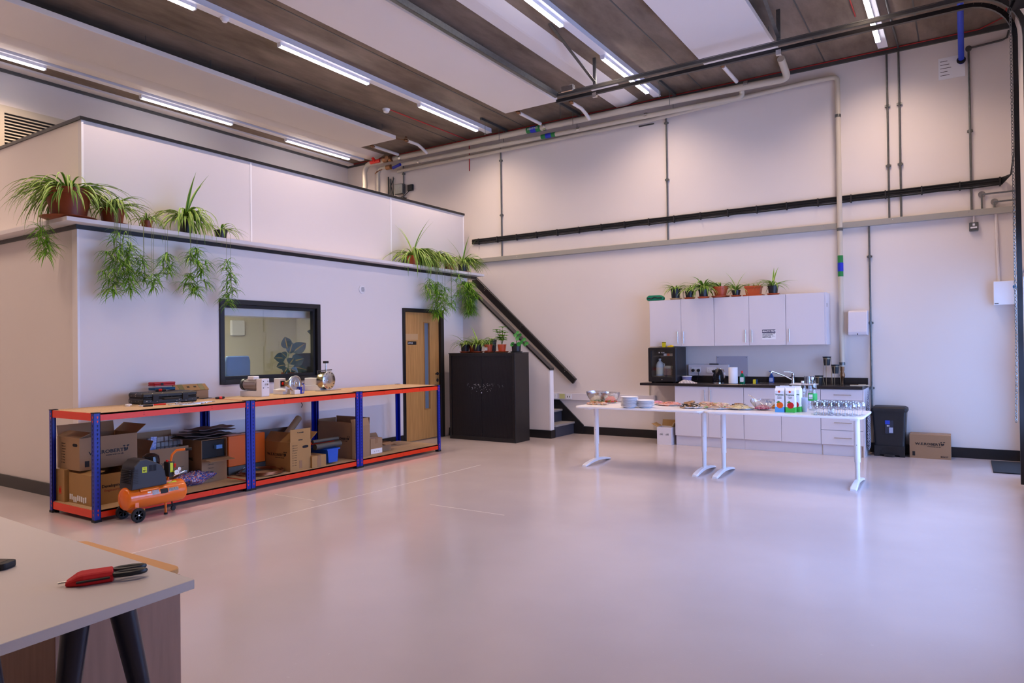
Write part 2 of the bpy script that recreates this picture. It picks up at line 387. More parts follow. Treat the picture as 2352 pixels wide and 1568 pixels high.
# handrail on the back wall
hr = thing('handrail', 'broad black handrail sloping down the white wall above the stairs', 'handrail', (0,YB,0))
MB().prism([(-7.72,2.70),(-5.63,.85),(-5.565,.93),(-7.66,2.82),(-7.72,2.82)], 'y', -.10, -.045).build('rail', M['black'], hr, bevel=.006)
g = MB()
for f in (.08,.5,.94):
    x = -7.68+f*2.05; z = 2.75-f*1.83
    MB().tube([(x,0,z-.05),(x,-.05,z-.02)], .012, 8).build('bracket', M['blackmat'], hr)
g = MB()
for f in (.12,.5,.93):
    x = -7.68+f*2.05; z = 2.76-f*1.83
    for dx, dz in ((0,0),(.03,.02),(0,.035)): g.lathe([(0,0),(.006,0),(.006,.004),(0,.004)], (x+dx,-.10,z+dz), 8, M=Matrix.Rotation(PI/2,4,'X'))
g.build('screw_heads', M['steel'], hr)

# personnel door (glazed) and sectional door in the right wall
d2 = bpy.data.objects.new('door_2', None); C.objects.link(d2); d2['kind'] = 'structure'; d2.location = (XR, 9.3, 0)
g = MB(); g.box(.02,0,0, .10,.05,2.3).box(.02,1.05,0, .10,1.1,2.3).box(.02,.05,2.24, .10,1.05,2.3).box(.02,.05,0, .10,1.05,.06).box(.03,.05,1.0, .09,1.05,1.06)
g.build('door_frame', M['whitemetal'], d2)
MB().box(.055,.05,.06, .062,1.05,2.24).build('glass_pane', M['panetint'], d2)
MB().cbox((-.02,.97,1.2), (.05,.06,.14)).build('push_button_box', M['red'], d2)
d3 = bpy.data.objects.new('door_3', None); C.objects.link(d3); d3['kind'] = 'structure'; d3.location = (XR, 3.7, 0)
g = MB()
for i in range(9):
    z0 = i*.51
    if i in (1,2,3,4): g.box(.05,0,z0, .09,5.0,z0+.05).box(.05,0,z0+.46, .09,5.0,z0+.51); [g.box(.05,y-.03,z0+.05, .09,y+.03,z0+.46) for y in (0,1.25,2.5,3.75,5.0)]
    else: g.box(.05,0,z0, .09,5.0,z0+.505)
g.build('door_sections', M['whitemetal'], d3)
MB().box(.066,.03,.56, .072,4.97,2.5).build('vision_glass', M['pane'], d3)
# ------------------------------------------------------------------ ceiling: lights, panels, services
ROWS = (-10.34, -7.17, -3.99, -.885)
SEG = ((2.9,4.6), (5.81,7.30), (8.38,9.97), (.3,1.85))
def trunk_run(x, y0, y1):
    return MB().box(x-.02,y0,ZC-.07, x+.075,y1,ZC-.001).box(x-.03,y0,ZC-.078, x+.085,y1,ZC-.07)
names = ('beside the left wall', 'above the office front wall', 'crossing above the door track', 'furthest right by the blue pipe')
for r_, x in enumerate(ROWS):
    tr = trunk_run(x, 2.2 if r_ < 3 else 6.5, 10.32)
    tag(tr.build('lighting_trunking', M['whitemetal']), 'white ceiling trunking carrying the row of strip lights '+names[r_], 'trunking', 'lighting trunking')
LL = [['nearest strip light of the row beside the left wall','middle strip light of the row beside the left wall','furthest strip light of the row beside the left wall'],
      ['nearest strip light above the office, cut by the top of the picture','middle strip light of the row above the office front wall','furthest strip light above the office, near the smoke detector'],
      [None,'strip light between the central white beam and the first door track hanger','strip light seen crossing behind the grey door track'],
      [None,None,'strip light on the far right, crossed by the dark door track']]
lamp0 = thing('strip_light', LL[0][0], 'strip light', (ROWS[0],SEG[0][0],ZC-.078), 0, 'ceiling strip lights')
Lf = 1.55
MB().prism([(-.03,-.0),(.035,-.0),(.03,-.036),(-.025,-.036)], 'y', 0, Lf).build('housing', M['whitemetal'], lamp0)
MB().prism([(-.024,-.036),(.029,-.036),(.027,-.052),(-.022,-.052)], 'y', .01, Lf-.01).build('diffuser', M['lampw'], lamp0)
for y_ in (0, Lf): MB().prism([(-.032,0),(.037,0),(.031,-.054),(-.026,-.054)], 'y', y_-.008, y_+.008).build('end_cap', M['whitemetal'], lamp0)
ld = bpy.data.lights.new('tube_light', 'AREA'); ld.shape = 'RECTANGLE'; ld.size = .045; ld.size_y = 1.5; ld.energy = LAMPW; ld.color = LAMPTINT; ld.spread = math.radians(138)
lo = bpy.data.objects.new('tube_light', ld); C.objects.link(lo); lo.parent = lamp0; lo.location = (.002,Lf/2,-.0535)
for r_, x in enumerate(ROWS):
    for s_, (a, b_) in enumerate(SEG):
        if (r_, s_) == (0, 0): continue
        if s_ > 2: LL[r_].append('strip light above the camera, nearest in the row '+names[r_] if r_ < 3 else None)
        if LL[r_][s_] is None: continue
        o = dup(lamp0, (x, b_-Lf, ZC-.078), 0, LL[r_][s_]); 
sd = thing('occupancy_sensor', 'round white sensor under the trunking above the office', 'sensor', (ROWS[1]+.02,4.97,ZC-.078))
MB().lathe([(0,0),(.05,0),(.05,-.015),(.035,-.03),(.03,-.045),(0,-.05)]).build('housing', M['white'], sd)
# radiant panels hung on wires
def panel(label, x0, x1, y0, y1, zb, ys):
    p = thing('ceiling_panel', label, 'ceiling panel', (x0,y0,zb), 0, 'suspended ceiling panels')
    MB().box(0,0,0, x1-x0,y1-y0,.065).build('panel_tray', M['wall'], p, bevel=.003)
    for y in ys:
        MB().tube([(x1-x0-.04,y-y0,.065),(x1-x0-.04,y-y0,ZC-zb)], .003, 6).build('hanger_wire', M['darksteel'], p)
        MB().tube([(.04,y-y0,.065),(.04,y-y0,ZC-zb)], .003, 6).build('hanger_wire', M['darksteel'], p)
panel('long white panel hanging over the office, left of the smoke detector', -9.38,-8.47, 2.2,9.31, 5.22, (3.4,4.8,5.7,6.4,7.5,9.0))
panel('broad white panel hanging over the middle of the hall beside the steel spreader bar', -6.12,-5.17, 2.6,9.30, 5.22, (3.4,5.4,7.4,9.0))
panel('white panel hanging on the right behind the door track', -2.88,-1.96, 4.5,9.37, 5.22, (5.4,7.4,9.0))
# boxed white beams with a bevelled right side
M['beamw'] = M['wall']
for lab, x0, x1, x2 in (('white boxed duct with sloping side beside the left light row', -10.2,-10.02,-9.83), ('white boxed duct with sloping side in the middle of the ceiling', -4.71,-4.53,-4.33)):
    o = MB().prism([(x0,ZC-.002),(x0,ZC-.06),(x1,ZC-.06),(x1+.03,ZC-.055),(x2,ZC-.002)], 'y', -1, 10.45).build('boxed_duct', M['beamw'])
    tag(o, lab, 'duct')
# smoke detector with red cable
sm = thing('smoke_detector', 'white smoke detector on the concrete soffit left of a red cable', 'smoke detector', (-7.92,8.48,ZC))
MB().lathe([(0,-.0),(.062,0),(.062,-.018),(.05,-.03),(.048,-.05),(.03,-.062),(0,-.062)]).build('body', M['white'], sm)
tag(MB().tube([(-7.88,8.5,ZC-.008),(-7.84,10.55,ZC-.008),(-7.81,YB-.01,ZC-.1),(-7.81,YB-.01,4.82)], .009, 8).build('fire_alarm_cable', mat('red_cable', (.45,.02,.02), .5)), 'thin red cable running from the smoke detector over to the back wall', 'cable')
tag(MB().tube([(XL+.1,YB-.04,ZC-.012),(-6,YB-.05,ZC-.014),(-2,YB-.04,ZC-.012),(.2,YB-.05,ZC-.015),(.45,YB-.3,ZC-.02),(.5,8.5,ZC-.02)], .008, 8).build('alarm_cable', mat('dark_red_cable', (.35,.015,.015), .5)), 'thin red cable following the steel angle where back wall meets soffit', 'cable')
tag(MB().tube([(-1.06,8.0,ZC-.01),(-1.06,9.3,ZC-.01)], .008, 8).build('alarm_cable', bpy.data.materials['dark_red_cable']), 'short red cable on the soffit right of the hanging panel', 'cable')

# big insulated pipes along the back wall
def pipe(name, label, pts, r, n=14, m_='cream'):
    return tag(MB().tube(pts, r, n).build(name, M[m_]), label, 'pipe')
PY = 10.35
def arc(p, a, b, rad=.12, k=5):
    """rounded corner at p between directions a and b"""
    p, a, b = Vector(p), Vector(a).normalized(), Vector(b).normalized()
    s_, e_ = p+a*rad, p+b*rad
    return [tuple((1-t_)**2*s_+2*t_*(1-t_)*p+t_*t_*e_) for t_ in [i/k for i in range(k+1)]]
p1 = thing('heating_pipe', 'upper fat cream insulated pipe running along the top of the back wall', 'pipe', (0,PY,0))
pts = [(-10.2,-.0,5.26)]+arc((-2.05,0,5.20),(-1,0,0),(0,-.7,.4),.12)+[(-2.05,-.30,5.33)]
pts = arc((-10.25,0,5.26),(0,-.2,-1),(1,0,0),.16)[::1]+[(-8,0,5.26),(-4,0,5.245)]+arc((-2.05,0,5.215),(-1,0,0),(0,-.6,.25),.1)+[(-2.05,-.42,5.35)]
MB().tube([(-10.05,-.25,4.55),(-10.22,-.05,4.82)]+pts, .05, 14).build('insulation', M['cream'], p1)
for x in (-9.3,-6.0,-2.62): MB().tube([(x-.03,0,5.25),(x+.03,0,5.25)], .054, 14).build('steel_band', M['steel'], p1)
MB().tube([(-6.36,0,5.255),(-6.08,0,5.252)], .053, 14).build('marker_band', [mat('green_band', (.02,.22,.05), .5)], p1)
MB().tube([(-6.28,0,5.255),(-6.17,0,5.252)], .0545, 14).build('marker_centre', [mat('blue_band', (.01,.03,.5), .5)], p1)
text('HEATING', .05, M['paper'], p1, (-6.22,-.056,5.255), '-y')
p2 = thing('heating_pipe', 'lower cream insulated pipe running just beneath the upper one on the back wall', 'pipe', (0,PY+.08,0))
MB().tube([(-9.98,0,4.60),(-9.98,0,5.0)]+arc((-9.98,0,5.15),(0,0,-1),(1,0,0),.12)+[(-6,0,5.12)]+arc((-2.70,0,5.11),(-1,0,0),(0,-.1,.6),.06)+[(-2.70,-.05,5.2)], .037, 12).build('insulation', M['cream'], p2)
for x in (-8.9,-5.4,-4.2): MB().tube([(x-.025,0,5.125),(x+.025,0,5.125)], .041, 14).build('steel_band', M['steel'], p2)
MB().tube([(-6.12,0,5.122),(-5.84,0,5.122)], .040, 14).build('marker_band', bpy.data.materials['green_band'], p2)
MB().tube([(-6.03,0,5.122),(-5.92,0,5.122)], .0415, 14).build('marker_centre', bpy.data.materials['blue_band'], p2)
p3 = thing('cold_water_pipe', 'pale pipe along the back wall turning down past the right end of the kitchen units', 'pipe', (0,YB-.075,0))
MB().tube([(-9.55,0,5.06),(-6,0,5.07),(-4.2,0,5.08)]+[(-2.75,0,5.14),(-1.80,0,5.17)]+arc((-1.44,0,5.165),(-1,0,0),(0,0,-1),.07)+[(-1.44,0,1.16)], .034, 12).build('insulation', M['cream'], p3)
for z in (4.62,3.05,1.20): MB().tube([(-1.44,0,z-.02),(-1.44,0,z+.02)], .039, 14).build('pipe_clip', M['galv'], p3)
MB().tube([(-1.44,0,2.40),(-1.44,0,2.69)], .0355, 14).build('marker_band', bpy.data.materials['green_band'], p3)
MB().tube([(-1.44,0,2.47),(-1.44,0,2.59)], .037, 14).build('marker_centre', bpy.data.materials['blue_band'], p3)
g = MB().lathe([(.0,0),(.012,0),(.014,.06),(.03,.08),(.036,.11),(.028,.14),(.020,.16),(.026,.18),(.026,.24),(0,.25)], (-1.44,0,.93), 14)
g.build('brass_valve', mat('aged_brass', (.28,.14,.07), .35, metal=.8), p3)
MB().tube([(-1.44,0,.905),(-1.44,0,.95)], .012, 10).build('copper_tail', bpy.data.materials['aged_brass'], p3)
# short branch pipes up to the panels with brass valves
brass = bpy.data.materials['aged_brass']
def branch(label, x, y0, zz=5.30, short=False, elbow=False):
    b_ = thing('branch_pipe', label, 'pipe', (x,0,zz), 0, 'branch pipes to the ceiling panels')
    pp = [(0,y0,0),(0,10.0,0),(.02,10.12,-.06),(.03,10.22,-.12)] if elbow else [(0,y0,0),(.0,10.28,.0)]
    MB().tube(pp, .028, 12).build('insulation', M['wall'], b_)
    g = MB().lathe([(0,0),(.018,0),(.018,.03),(.03,.045),(.03,.07),(.016,.08),(.016,.10),(0,.11)], (0,y0-.10,0), 12, M=Matrix.Rotation(-PI/2,4,'X'))
    g.tube([(0,y0-.05,0),(.0,y0-.05,.06)], .008, 8).lathe([(0,0),(.028,0),(.02,.02),(0,.02)], (0,y0-.05,.045), 10)
    g.build('valve', brass, b_)
    MB().tube([(0,y0-.1,0),(-.03,y0-.25,-.02),(-.08,9.42,0),(-.09,9.36,-.02)], .006, 8).build('flexible_tail', brass, b_)
branch('pipe stub with brass valve joining the leftmost hanging panel', -8.55, 9.72, elbow=True)
branch('straight pipe stub beneath the leftmost hanging panel corner', -9.30, 9.62)
branch('elbowed pipe stub with brass valve beside the steel spreader bar end', -5.12, 9.70, elbow=True)
branch('straight pipe stub below the middle hanging panel', -6.05, 9.62)
branch('straight pipe stub below the right hanging panel', -2.74, 9.62)
# strut brackets and drop rods holding the pipes
for i, (x, lab) in enumerate(((-6.9,'furthest left of the three dark strut brackets over the pipes'),(-5.42,'middle one of the three dark strut brackets over the pipes'),(-3.75,'right-hand one of the three dark strut brackets over the pipes'))):
    s_ = thing('strut_bracket', lab, 'bracket', (x,9.72,ZC), 0, 'pipe brackets')
    MB().box(-.02,0,-.045, .02,.80,-.004).build('strut', M['darksteel'], s_)
    g = MB()
    for yy in (.12,.55,.70): g.tube([(0,yy,-.04),(0,yy,-.27 if yy < .6 else -.33)], .005, 6)
    g.build('drop_rod', M['galv'], s_)
# valve group at the left end of the pipes
vg = thing('valve_assembly', 'red valve with brass fittings at the left end of the fat pipes', 'valve', (-9.9,10.3,4.9))
MB().tube([(-.16,-.0,.36),(.10,0,.36)], [.035,.035], 12).tube([(-.03,0,.36),(-.03,-.08,.42)], .03, 12).build('red_valve_body', M['red'], vg)
g = MB().tube([(.20,0,.36),(.30,0,.36)], .06, 12).tube([(.36,0,.36),(.42,0,.36)], .065, 12).lathe([(0,0),(.05,0),(.05,.02),(0,.02)], (.38,-.1,.34), 12, M=Matrix.Rotation(PI/2,4,'X'))
g.build('brass_flange', brass, vg)
g = MB().tube([(.2,.08,.22),(.32,.08,.22)], .05, 12).tube([(.1,0,.18),(.0,-.05,.10),(.1,-.1,.12),(.2,-.05,.16)], .008, 6)
g.build('brass_fitting', brass, vg)
MB().tube([(.42,.02,.17),(.52,.02,.19),(.62,.02,.21)], .03, 10).build('blue_tag', M['blue'], vg)
MB().tube([(-.6,-.05,-.28),(-.2,-.1,-.26),(.1,-.05,-.3),(.4,.0,-.42),(.7,.1,-.45)], .012, 8).build('flexible_cable', M['cable'], vg)
tag(MB().tube([(-10.7,10.1,4.50),(-10.3,10.2,4.60),(-10.05,10.2,4.60)], .045, 12).build('return_pipe', M['cream']), 'cream pipe end just visible above the office parapet', 'pipe')
tag(MB().tube([(-9.8,YB-.03,4.2),(-9.8,YB-.03,4.95)], .016, 8).tube([(-9.72,YB-.03,4.2),(-9.72,YB-.03,4.98)], .01, 8).build('pale_conduit', M['galv']), 'pair of thin grey tubes behind the valve group', 'conduit')
jb = thing('isolator_switch', 'grey metal isolator boxes with loops of cable beside the valve group', 'switch box', (-9.6,YB,4.60))
MB().box(-.04,-.09,.0, .18,0,.20).build('enclosure', M['galv'], jb, bevel=.008)
MB().box(.27,-.05,.04, .40,0,.16).build('small_box', M['blackmat'], jb, bevel=.005)
MB().tube([(-.1,-.03,.35),(-.16,-.06,.2),(-.1,-.05,-.02),(.05,-.05,-.08),(.2,-.05,-.04),(.32,-.03,.05)], .008, 8).build('cable_loop', M['cable'], jb)
# vertical conduits on the back wall
def conduit(label, x, z0, z1, clips, m_='galv'):
    c_ = thing('conduit', label, 'conduit', (x,YB-.022,0), 0, 'vertical conduits on the back wall')
    MB().tube([(0,0,z0),(0,0,z1)], .0125, 10).build('tube', M[m_], c_)
    for z in clips: MB().box(-.032,-.012,z-.012, .032,.022,z+.012).tube([(0,0,z-.02),(0,0,z+.02)], .019, 8).build('saddle_clip', M[m_], c_)
conduit('grey conduit furthest left on the back wall, beside the valve group', -9.45, 4.2, 5.2, (5.0,))
conduit('grey conduit dropping to the trunking left of the stair handrail', -7.09, 3.14, 5.13, (4.9,3.9))
conduit('grey conduit dropping to the trunking left of the wall cupboards', -3.93, 3.14, 5.14, (5.0,4.1))
conduit('left one of the close pair of conduits right of the pale pipe', -.84, 3.14, ZC-.06, (4.65,3.85))
conduit('right one of the close pair of conduits right of the pale pipe', -.70, 3.14, ZC-.06, (4.65,3.85))
conduit('conduit with a round box at its top near the roof corner', .08, 3.14, 5.18, (4.15,))
conduit('long conduit running down beside the hand towel dispenser to the bin', -1.085, .55, 3.07, (2.65,1.75,.87))
conduit('stout black hanger rod beside the isolator boxes', -9.86, 4.2, 5.0, (), 'darksteel')
tag(MB().tube([(-.70,YB-.03,ZC-.02),(-.72,8,ZC-.02),(-.72,5,ZC-.02)], .0125, 10).build('ceiling_conduit', M['galv']), 'grey conduit running along the soffit just right of the far right strip light', 'conduit')
cb = thing('conduit_run', 'grey conduit going from a round box towards the roof corner', 'conduit', (.08,YB-.025,5.20))
MB().lathe([(0,0),(.035,0),(.035,-.03),(0,-.03)], (0,.02,0), 16, M=Matrix.Rotation(-PI/2,4,'X')).build('round_box', M['darksteel'], cb)
MB().tube([(0,0,0),(.35,0,.02),(.40,0,.04),(.42,-.02,.12)], .0125, 10).build('tube', M['darksteel'], cb)
for i, (x, z, lab) in enumerate(((.19,3.33,'upper one of the two round conduit boxes above the trunking end'),(.32,3.22,'lower one of the two round conduit boxes above the trunking end'))):
    cb = thing('conduit_box', lab, 'conduit box', (x,YB-.03,z), 0, 'round boxes above the trunking')
    MB().lathe([(0,0),(.04,0),(.04,-.035),(0,-.035)], (0,.03,0), 16, M=Matrix.Rotation(-PI/2,4,'X')).build('round_box', M['steel'], cb)
    MB().tube([(0,0,0),(XR-.02-x,0,.0)], .011, 8).tube([(0,0,0),(0,0,3.15-z)], .011, 8).build('tube', M['galv'], cb)
# trunking and the black cable bundle
tk = thing('cable_trunking', 'long grey metal trunking running across the back wall', 'trunking', (0,YB,0))
MB().box(-7.9,-.06,3.065, .50,-.001,3.145).build('trunking_body', M['trunk'], tk, bevel=.004)
g = MB()
for x in [-7.6+.85*i for i in range(10)]: g.lathe([(0,0),(.006,0),(0,.004)], (x,-.06,3.12), 8, M=Matrix.Rotation(PI/2,4,'X'))
g.build('lid_screws', M['steel'], tk)
cb = thing('cable_bundle', 'thick black bundle of cables clipped across the back wall above the trunking', 'cables', (0,YB-.03,3.47))
rnd = random.Random(4)
for k in range(6):
    pts = []
    for i in range(26):
        x = -7.75+i*8.15/25
        pts.append((x, -.01*(k % 2), (k-2.5)*.0145-(.012*math.sin(i*1.9)**2 if k == 0 else 0)))
    pts += [(.48,-.25,.02),(.50,-.8,.25)]
    MB().tube(pts, .0095, 6).build('cable', M['cable'], cb)
for i in range(20): x = -7.6+i*.42; MB().box(x-.008,-.025,-.06, x+.008,.028,.05).build('cable_clip', M['blackmat'], cb)
# blue pipe with notice
bp_ = thing('blue_pipe', 'bright blue pipe coming down into the back wall near the roof corner', 'pipe', (0,YB,0))
MB().tube([(0,.0,5.05),(-.0,-.30,5.24),(-.0,-1.2,5.36),(0,-2.6,5.37)], .034, 14).build('tube', M['bluepipe'], bp_)
MB().lathe([(.034,0),(.05,0),(.05,.02),(.034,.02)], (0,-.04,5.06), 16, M=Matrix.Rotation(PI/2.6,4,'X')).build('rubber_collar', M['blackmat'], bp_)
nt_ = thing('notice', 'white notice fixed on the back wall by the blue pipe entry', 'notice', (-.12,YB,4.95))
MB().box(-.13,-.006,-.08, .16,-.001,.20).build('sheet', M['paper'], nt_)
g = MB()
for i in range(5): g.box(-.11,-.008,.15-i*.045, -.03+.02*(i % 3),-.0065,.156-i*.045)
g.build('printed_lines', M['ink'], nt_)
# surface isolator and small box low right
sb = thing('wall_switch', 'small grey metal switch hanging below the trunking', 'switch', (.10,YB,2.93))
MB().box(-.05,-.05,-.055, .05,0,.055).build('back_box', M['galv'], sb, bevel=.006)
MB().box(-.035,-.053,-.02, .035,-.05,.0).box(-.012,-.053,.012, .012,-.05,.04).build('rocker', M['white'], sb)
MB().tube([(0,-.02,.05),(0,-.02,.14)], .012, 8).build('conduit_tail', M['wall'], sb)
tag(MB().tube([(.35,YB-.02,2.2),(.33,YB-.02,3.07)], .014, 8).build('white_conduit', M['wall']), 'thin white conduit rising from the consumer unit to the trunking', 'conduit')
cu_ = thing('consumer_unit', 'pale grey metal fuse board on the back wall by the door', 'fuse board', (.29,YB,1.93))
MB().box(0,-.11,0, .265,0,.29).build('enclosure', M['white'], cu_, bevel=.004)
text('e', .09, mat('logo_blue', (.01,.18,.5), .4), cu_, (.215,-.112,.22), '-y', bold=.003)
MB().box(.01,-.112,.012, .05,-.1105,.02).build('small_print', M['ink'], cu_)
tag(MB().box(-4.40,YB-.01,5.025, -4.14,YB,5.045).build('wall_slot', M['darksteel']), 'short dark slot plate just below the pipes on the back wall', 'plate')
# vent high on the left wall
vt = thing('louvred_vent', 'large cream louvred vent high on the left wall behind the office parapet', 'vent', (XL,4.24,3.6))
g = MB(); g.box(0,-.08,-.08, .02,0,1.30).box(0,0,1.20, .02,1.5,1.30).box(0,1.5,-.08, .02,1.58,1.30)
g.build('frame', M['cream'], vt)
g = MB()
for i in range(26): g.prism([(.0,.0),(.02,-.022),(.022,-.020),(.0,.004)], 'y', 0, 1.5, M=Matrix.Translation((0,0,.05+i*.045)))
g.build('louvres', M['cream'], vt)
MB().box(.0,0,-.08, .002,1.5,1.2).build('dark_backing', M['blackmat'], vt)
# wall vent on the office
v2 = thing('round_vent', 'small round white vent high on the office front wall', 'vent', (XO,7.385,2.36))
Rx = Matrix.Rotation(PI/2,4,'Y')
MB().lathe([(0,0),(.062,0),(.062,.012),(.045,.02),(0,.02)], (0,0,0), 24, M=Rx).build('rim', M['white'], v2)
g = MB()
for i in range(-3,4): g.box(.020,-.035+abs(i)*.003,i*.010-.002, .022,.035-abs(i)*.003,i*.010+.002)
g.build('slots', M['darksteel'], v2)
# sectional door track
TY, TZ = 8.62, 5.03
tk = thing('door_track', 'dark steel double door track running under the ceiling and curving down at the right', 'door track', (0,TY,0))
def cprof(pts, w_=.028, d_=.02):
    g = MB()
    g.tube(pts, w_, 6); return g
curve = [(.0+.52-.52*math.cos(a)*1+0 if False else -.02+.50*math.sin(a), 0, TZ-.50+.50*math.cos(a)) for a in [i*PI/2/9 for i in range(10)]]
top = [(-4.80,0,TZ),(-2.0,0,TZ+.0)]+curve+[(.48,0,2.5),(.48,0,.05)]
for nm, off, ra in (('upper_track', .0, .024), ('lower_track', -.085, .022)):
    pts = [(x, 0, z+off) for x, y, z in top[:2]]
    rr = .50+off
    pts += [(.04+(rr)*math.sin(a), 0, TZ-.50+rr*math.cos(a)) for a in [i*PI/2/9 for i in range(10)]]
    pts += [(.04+rr,0,2.5),(.04+rr,0,.05)]
    g = MB()
    # rectangular section swept
    for i in range(len(pts)-1):
        a_, b_ = Vector(pts[i]), Vector(pts[i+1]); d_ = (b_-a_).normalized(); n_ = Vector((-d_.z,0,d_.x))
        vs = [a_+n_*ra+Vector((0,-.022,0)), a_+n_*ra+Vector((0,.022,0)), a_-n_*ra+Vector((0,.022,0)), a_-n_*ra+Vector((0,-.022,0))]
        vs += [v+(b_-a_) for v in vs]
        g.add(vs, [(0,1,2,3),(4,7,6,5),(0,4,5,1),(1,5,6,2),(2,6,7,3),(3,7,4,0)])
    g.build(nm, M['darksteel'] if off == 0 else M['black'], tk)
MB().box(-4.6,-.0235,TZ+.012, -.2,-.0222,TZ+.016).build('bright_edge', M['steel'], tk)
MB().cbox((-4.62,0,TZ+.055), (.20,.07,.09)).cbox((-4.74,0,TZ+.03), (.06,.05,.05)).build('end_stop', M['steel'], tk, bevel=.01)
sp = tag(MB().box(-4.84,1.2,TZ-.02, -4.79,TY+.02,TZ+.0).box(-4.795,1.2,TZ-.02, -4.785,TY+.02,TZ+.05).build('spreader_bar', M['galv']), 'long galvanised spreader bar meeting the track end beside the middle hanging panel', 'steel bar')
for x, lab in ((-4.20,'slim steel hanger holding the track near its left end'), (-1.80,'slim steel hanger holding the track in front of the right hanging panel')):
    h_ = thing('track_hanger', lab, 'hanger', (x,TY,TZ), 0, 'track hangers')
    MB().box(-.022,-.02,.03, .022,.0,ZC-TZ).build('upright', M['galv'], h_)
    g = MB(); g.add([(-.02,.0,.05),(.02,.0,.05),(.02,-1.25,ZC-TZ),(-.02,-1.25,ZC-TZ),(-.02,.02,.05),(.02,.02,.05),(.02,-1.23,ZC-TZ),(-.02,-1.23,ZC-TZ)], [(0,1,2,3),(4,5,6,7),(0,1,5,4),(2,3,7,6),(1,2,6,5),(0,3,7,4)])
    g.build('brace', M['galv'], h_)
    MB().box(-.03,-.035,-.15, .03,.01,-.09).build('foot_bracket', M['steel'], h_)
# operator at the curve, brackets on the vertical track, chain
op = thing('door_operator', 'black door drive with sprocket at the upper right corner', 'door motor', (.44,8.35,4.75))
MB().box(-.03,-.25,.02, .10,.2,.30).lathe([(0,0),(.10,0),(.10,.03),(0,.03)], (.0,-.1,.10), 20, M=Matrix.Rotation(PI/2,4,'X')).tube([(-.05,-.1,-.1),(.08,.1,.25)], .015, 8).build('gearbox', M['blackmat'], op)
ch = thing('pull_chain', 'long steel hand chain hanging in front of the right wall', 'chain', (.40,8.2,0))
def link(g, c_, s_, rot):
    pts = []
    for i in range(10):
        a = 2*PI*i/10; pts.append(Vector((math.cos(a)*s_*.55, 0, math.sin(a)*s_)))
    R_ = Matrix.Rotation(rot,4,'Z'); g.tube([R_ @ p + Vector(c_) for p in pts], s_*.17, 5, closed=True)
g = MB(); n = 130
for i in range(n):
    z = 4.65-i*.0305
    y = -(4.65-z)*.05 - (0 if z > 1.3 else -(1.3-z)*.45)
    link(g, (-.003*(4.65-z) - 0, y, z), .019, (i % 2)*PI/2+.6)
o = g.build('chain_links', M['galv'], ch); o['kind'] = 'stuff'
# entrance mat
tag(MB().box(.23,9.55,.0005, XR-.01,10.46,.012).build('door_mat', mat('charcoal_mat', (.02,.022,.025), .95, bump=.6, bscale=300)), 'charcoal entrance mat on the floor by the right wall', 'mat')
# floor joints
k = 22
for (x0,y0,x1,y1) in ((-5.186,2.3,-5.180,7.2),(-4.30,5.137,-3.45,5.143),(-6.0,4.70,-5.4,4.705)):
    struct('trim_%d' % k, MB().box(x0,y0,0, x1,y1,.0006), M['wall']); k += 1
# ------------------------------------------------------------------ measuring helpers: photo point -> point on a known plane of the room
def ray(x, y): return FW + (x-1176)/FPX*RT - (y-784)/FPX*UP
def onZ(x, y, z): d = ray(x, y); k = (z-EYE)/d.z; return Vector((d.x*k, d.y*k, z))
def onX(x, y, X): d = ray(x, y); k = X/d.x; return Vector((X, d.y*k, EYE+d.z*k))
def onY(x, y, Y): d = ray(x, y); k = Y/d.y; return Vector((d.x*k, Y, EYE+d.z*k))
def rz_m(a): return Matrix.Rotation(a, 4, 'Z')

# ------------------------------------------------------------------ blue and red workbenches
PX0, PX1, PH = -7.20, -6.38, .955
def post_mb(sx, sy):
    """L-shaped post, corner at origin, flanges running sx along x and sy along y"""
    g = MB(); w_, t_ = .052, .004
    g.box(0,0,.02, sx*w_,sy*t_,PH-.004); g.box(0,sy*t_,.02, sx*t_,sy*w_,PH-.004)
    g.box(sx*w_,0,.02, sx*(w_-.004),sy*.014,PH-.004); g.box(0,sy*w_,.02, sx*.014,sy*(w_-.004),PH-.004)
    for i in range(24):
        z = .07+i*.037; mi = 2 if i in (0,1,22,23) else 1
        for (a, b_) in ((.0005,0),):
            g.box(sx*.022,-sy*.0008,z-.007, sx*.034,0,z+.004, mi).box(sx*.025,-sy*.0008,z-.016, sx*.031,0,z-.006, mi)
            g.box(-sx*.0008,sy*.022,z-.007, 0,sy*.034,z+.004, mi).box(-sx*.0008,sy*.025,z-.016, 0,sy*.031,z-.006, mi)
    return g
M['hole'] = mat('slot_shadow', (.012,.02,.10), .8)
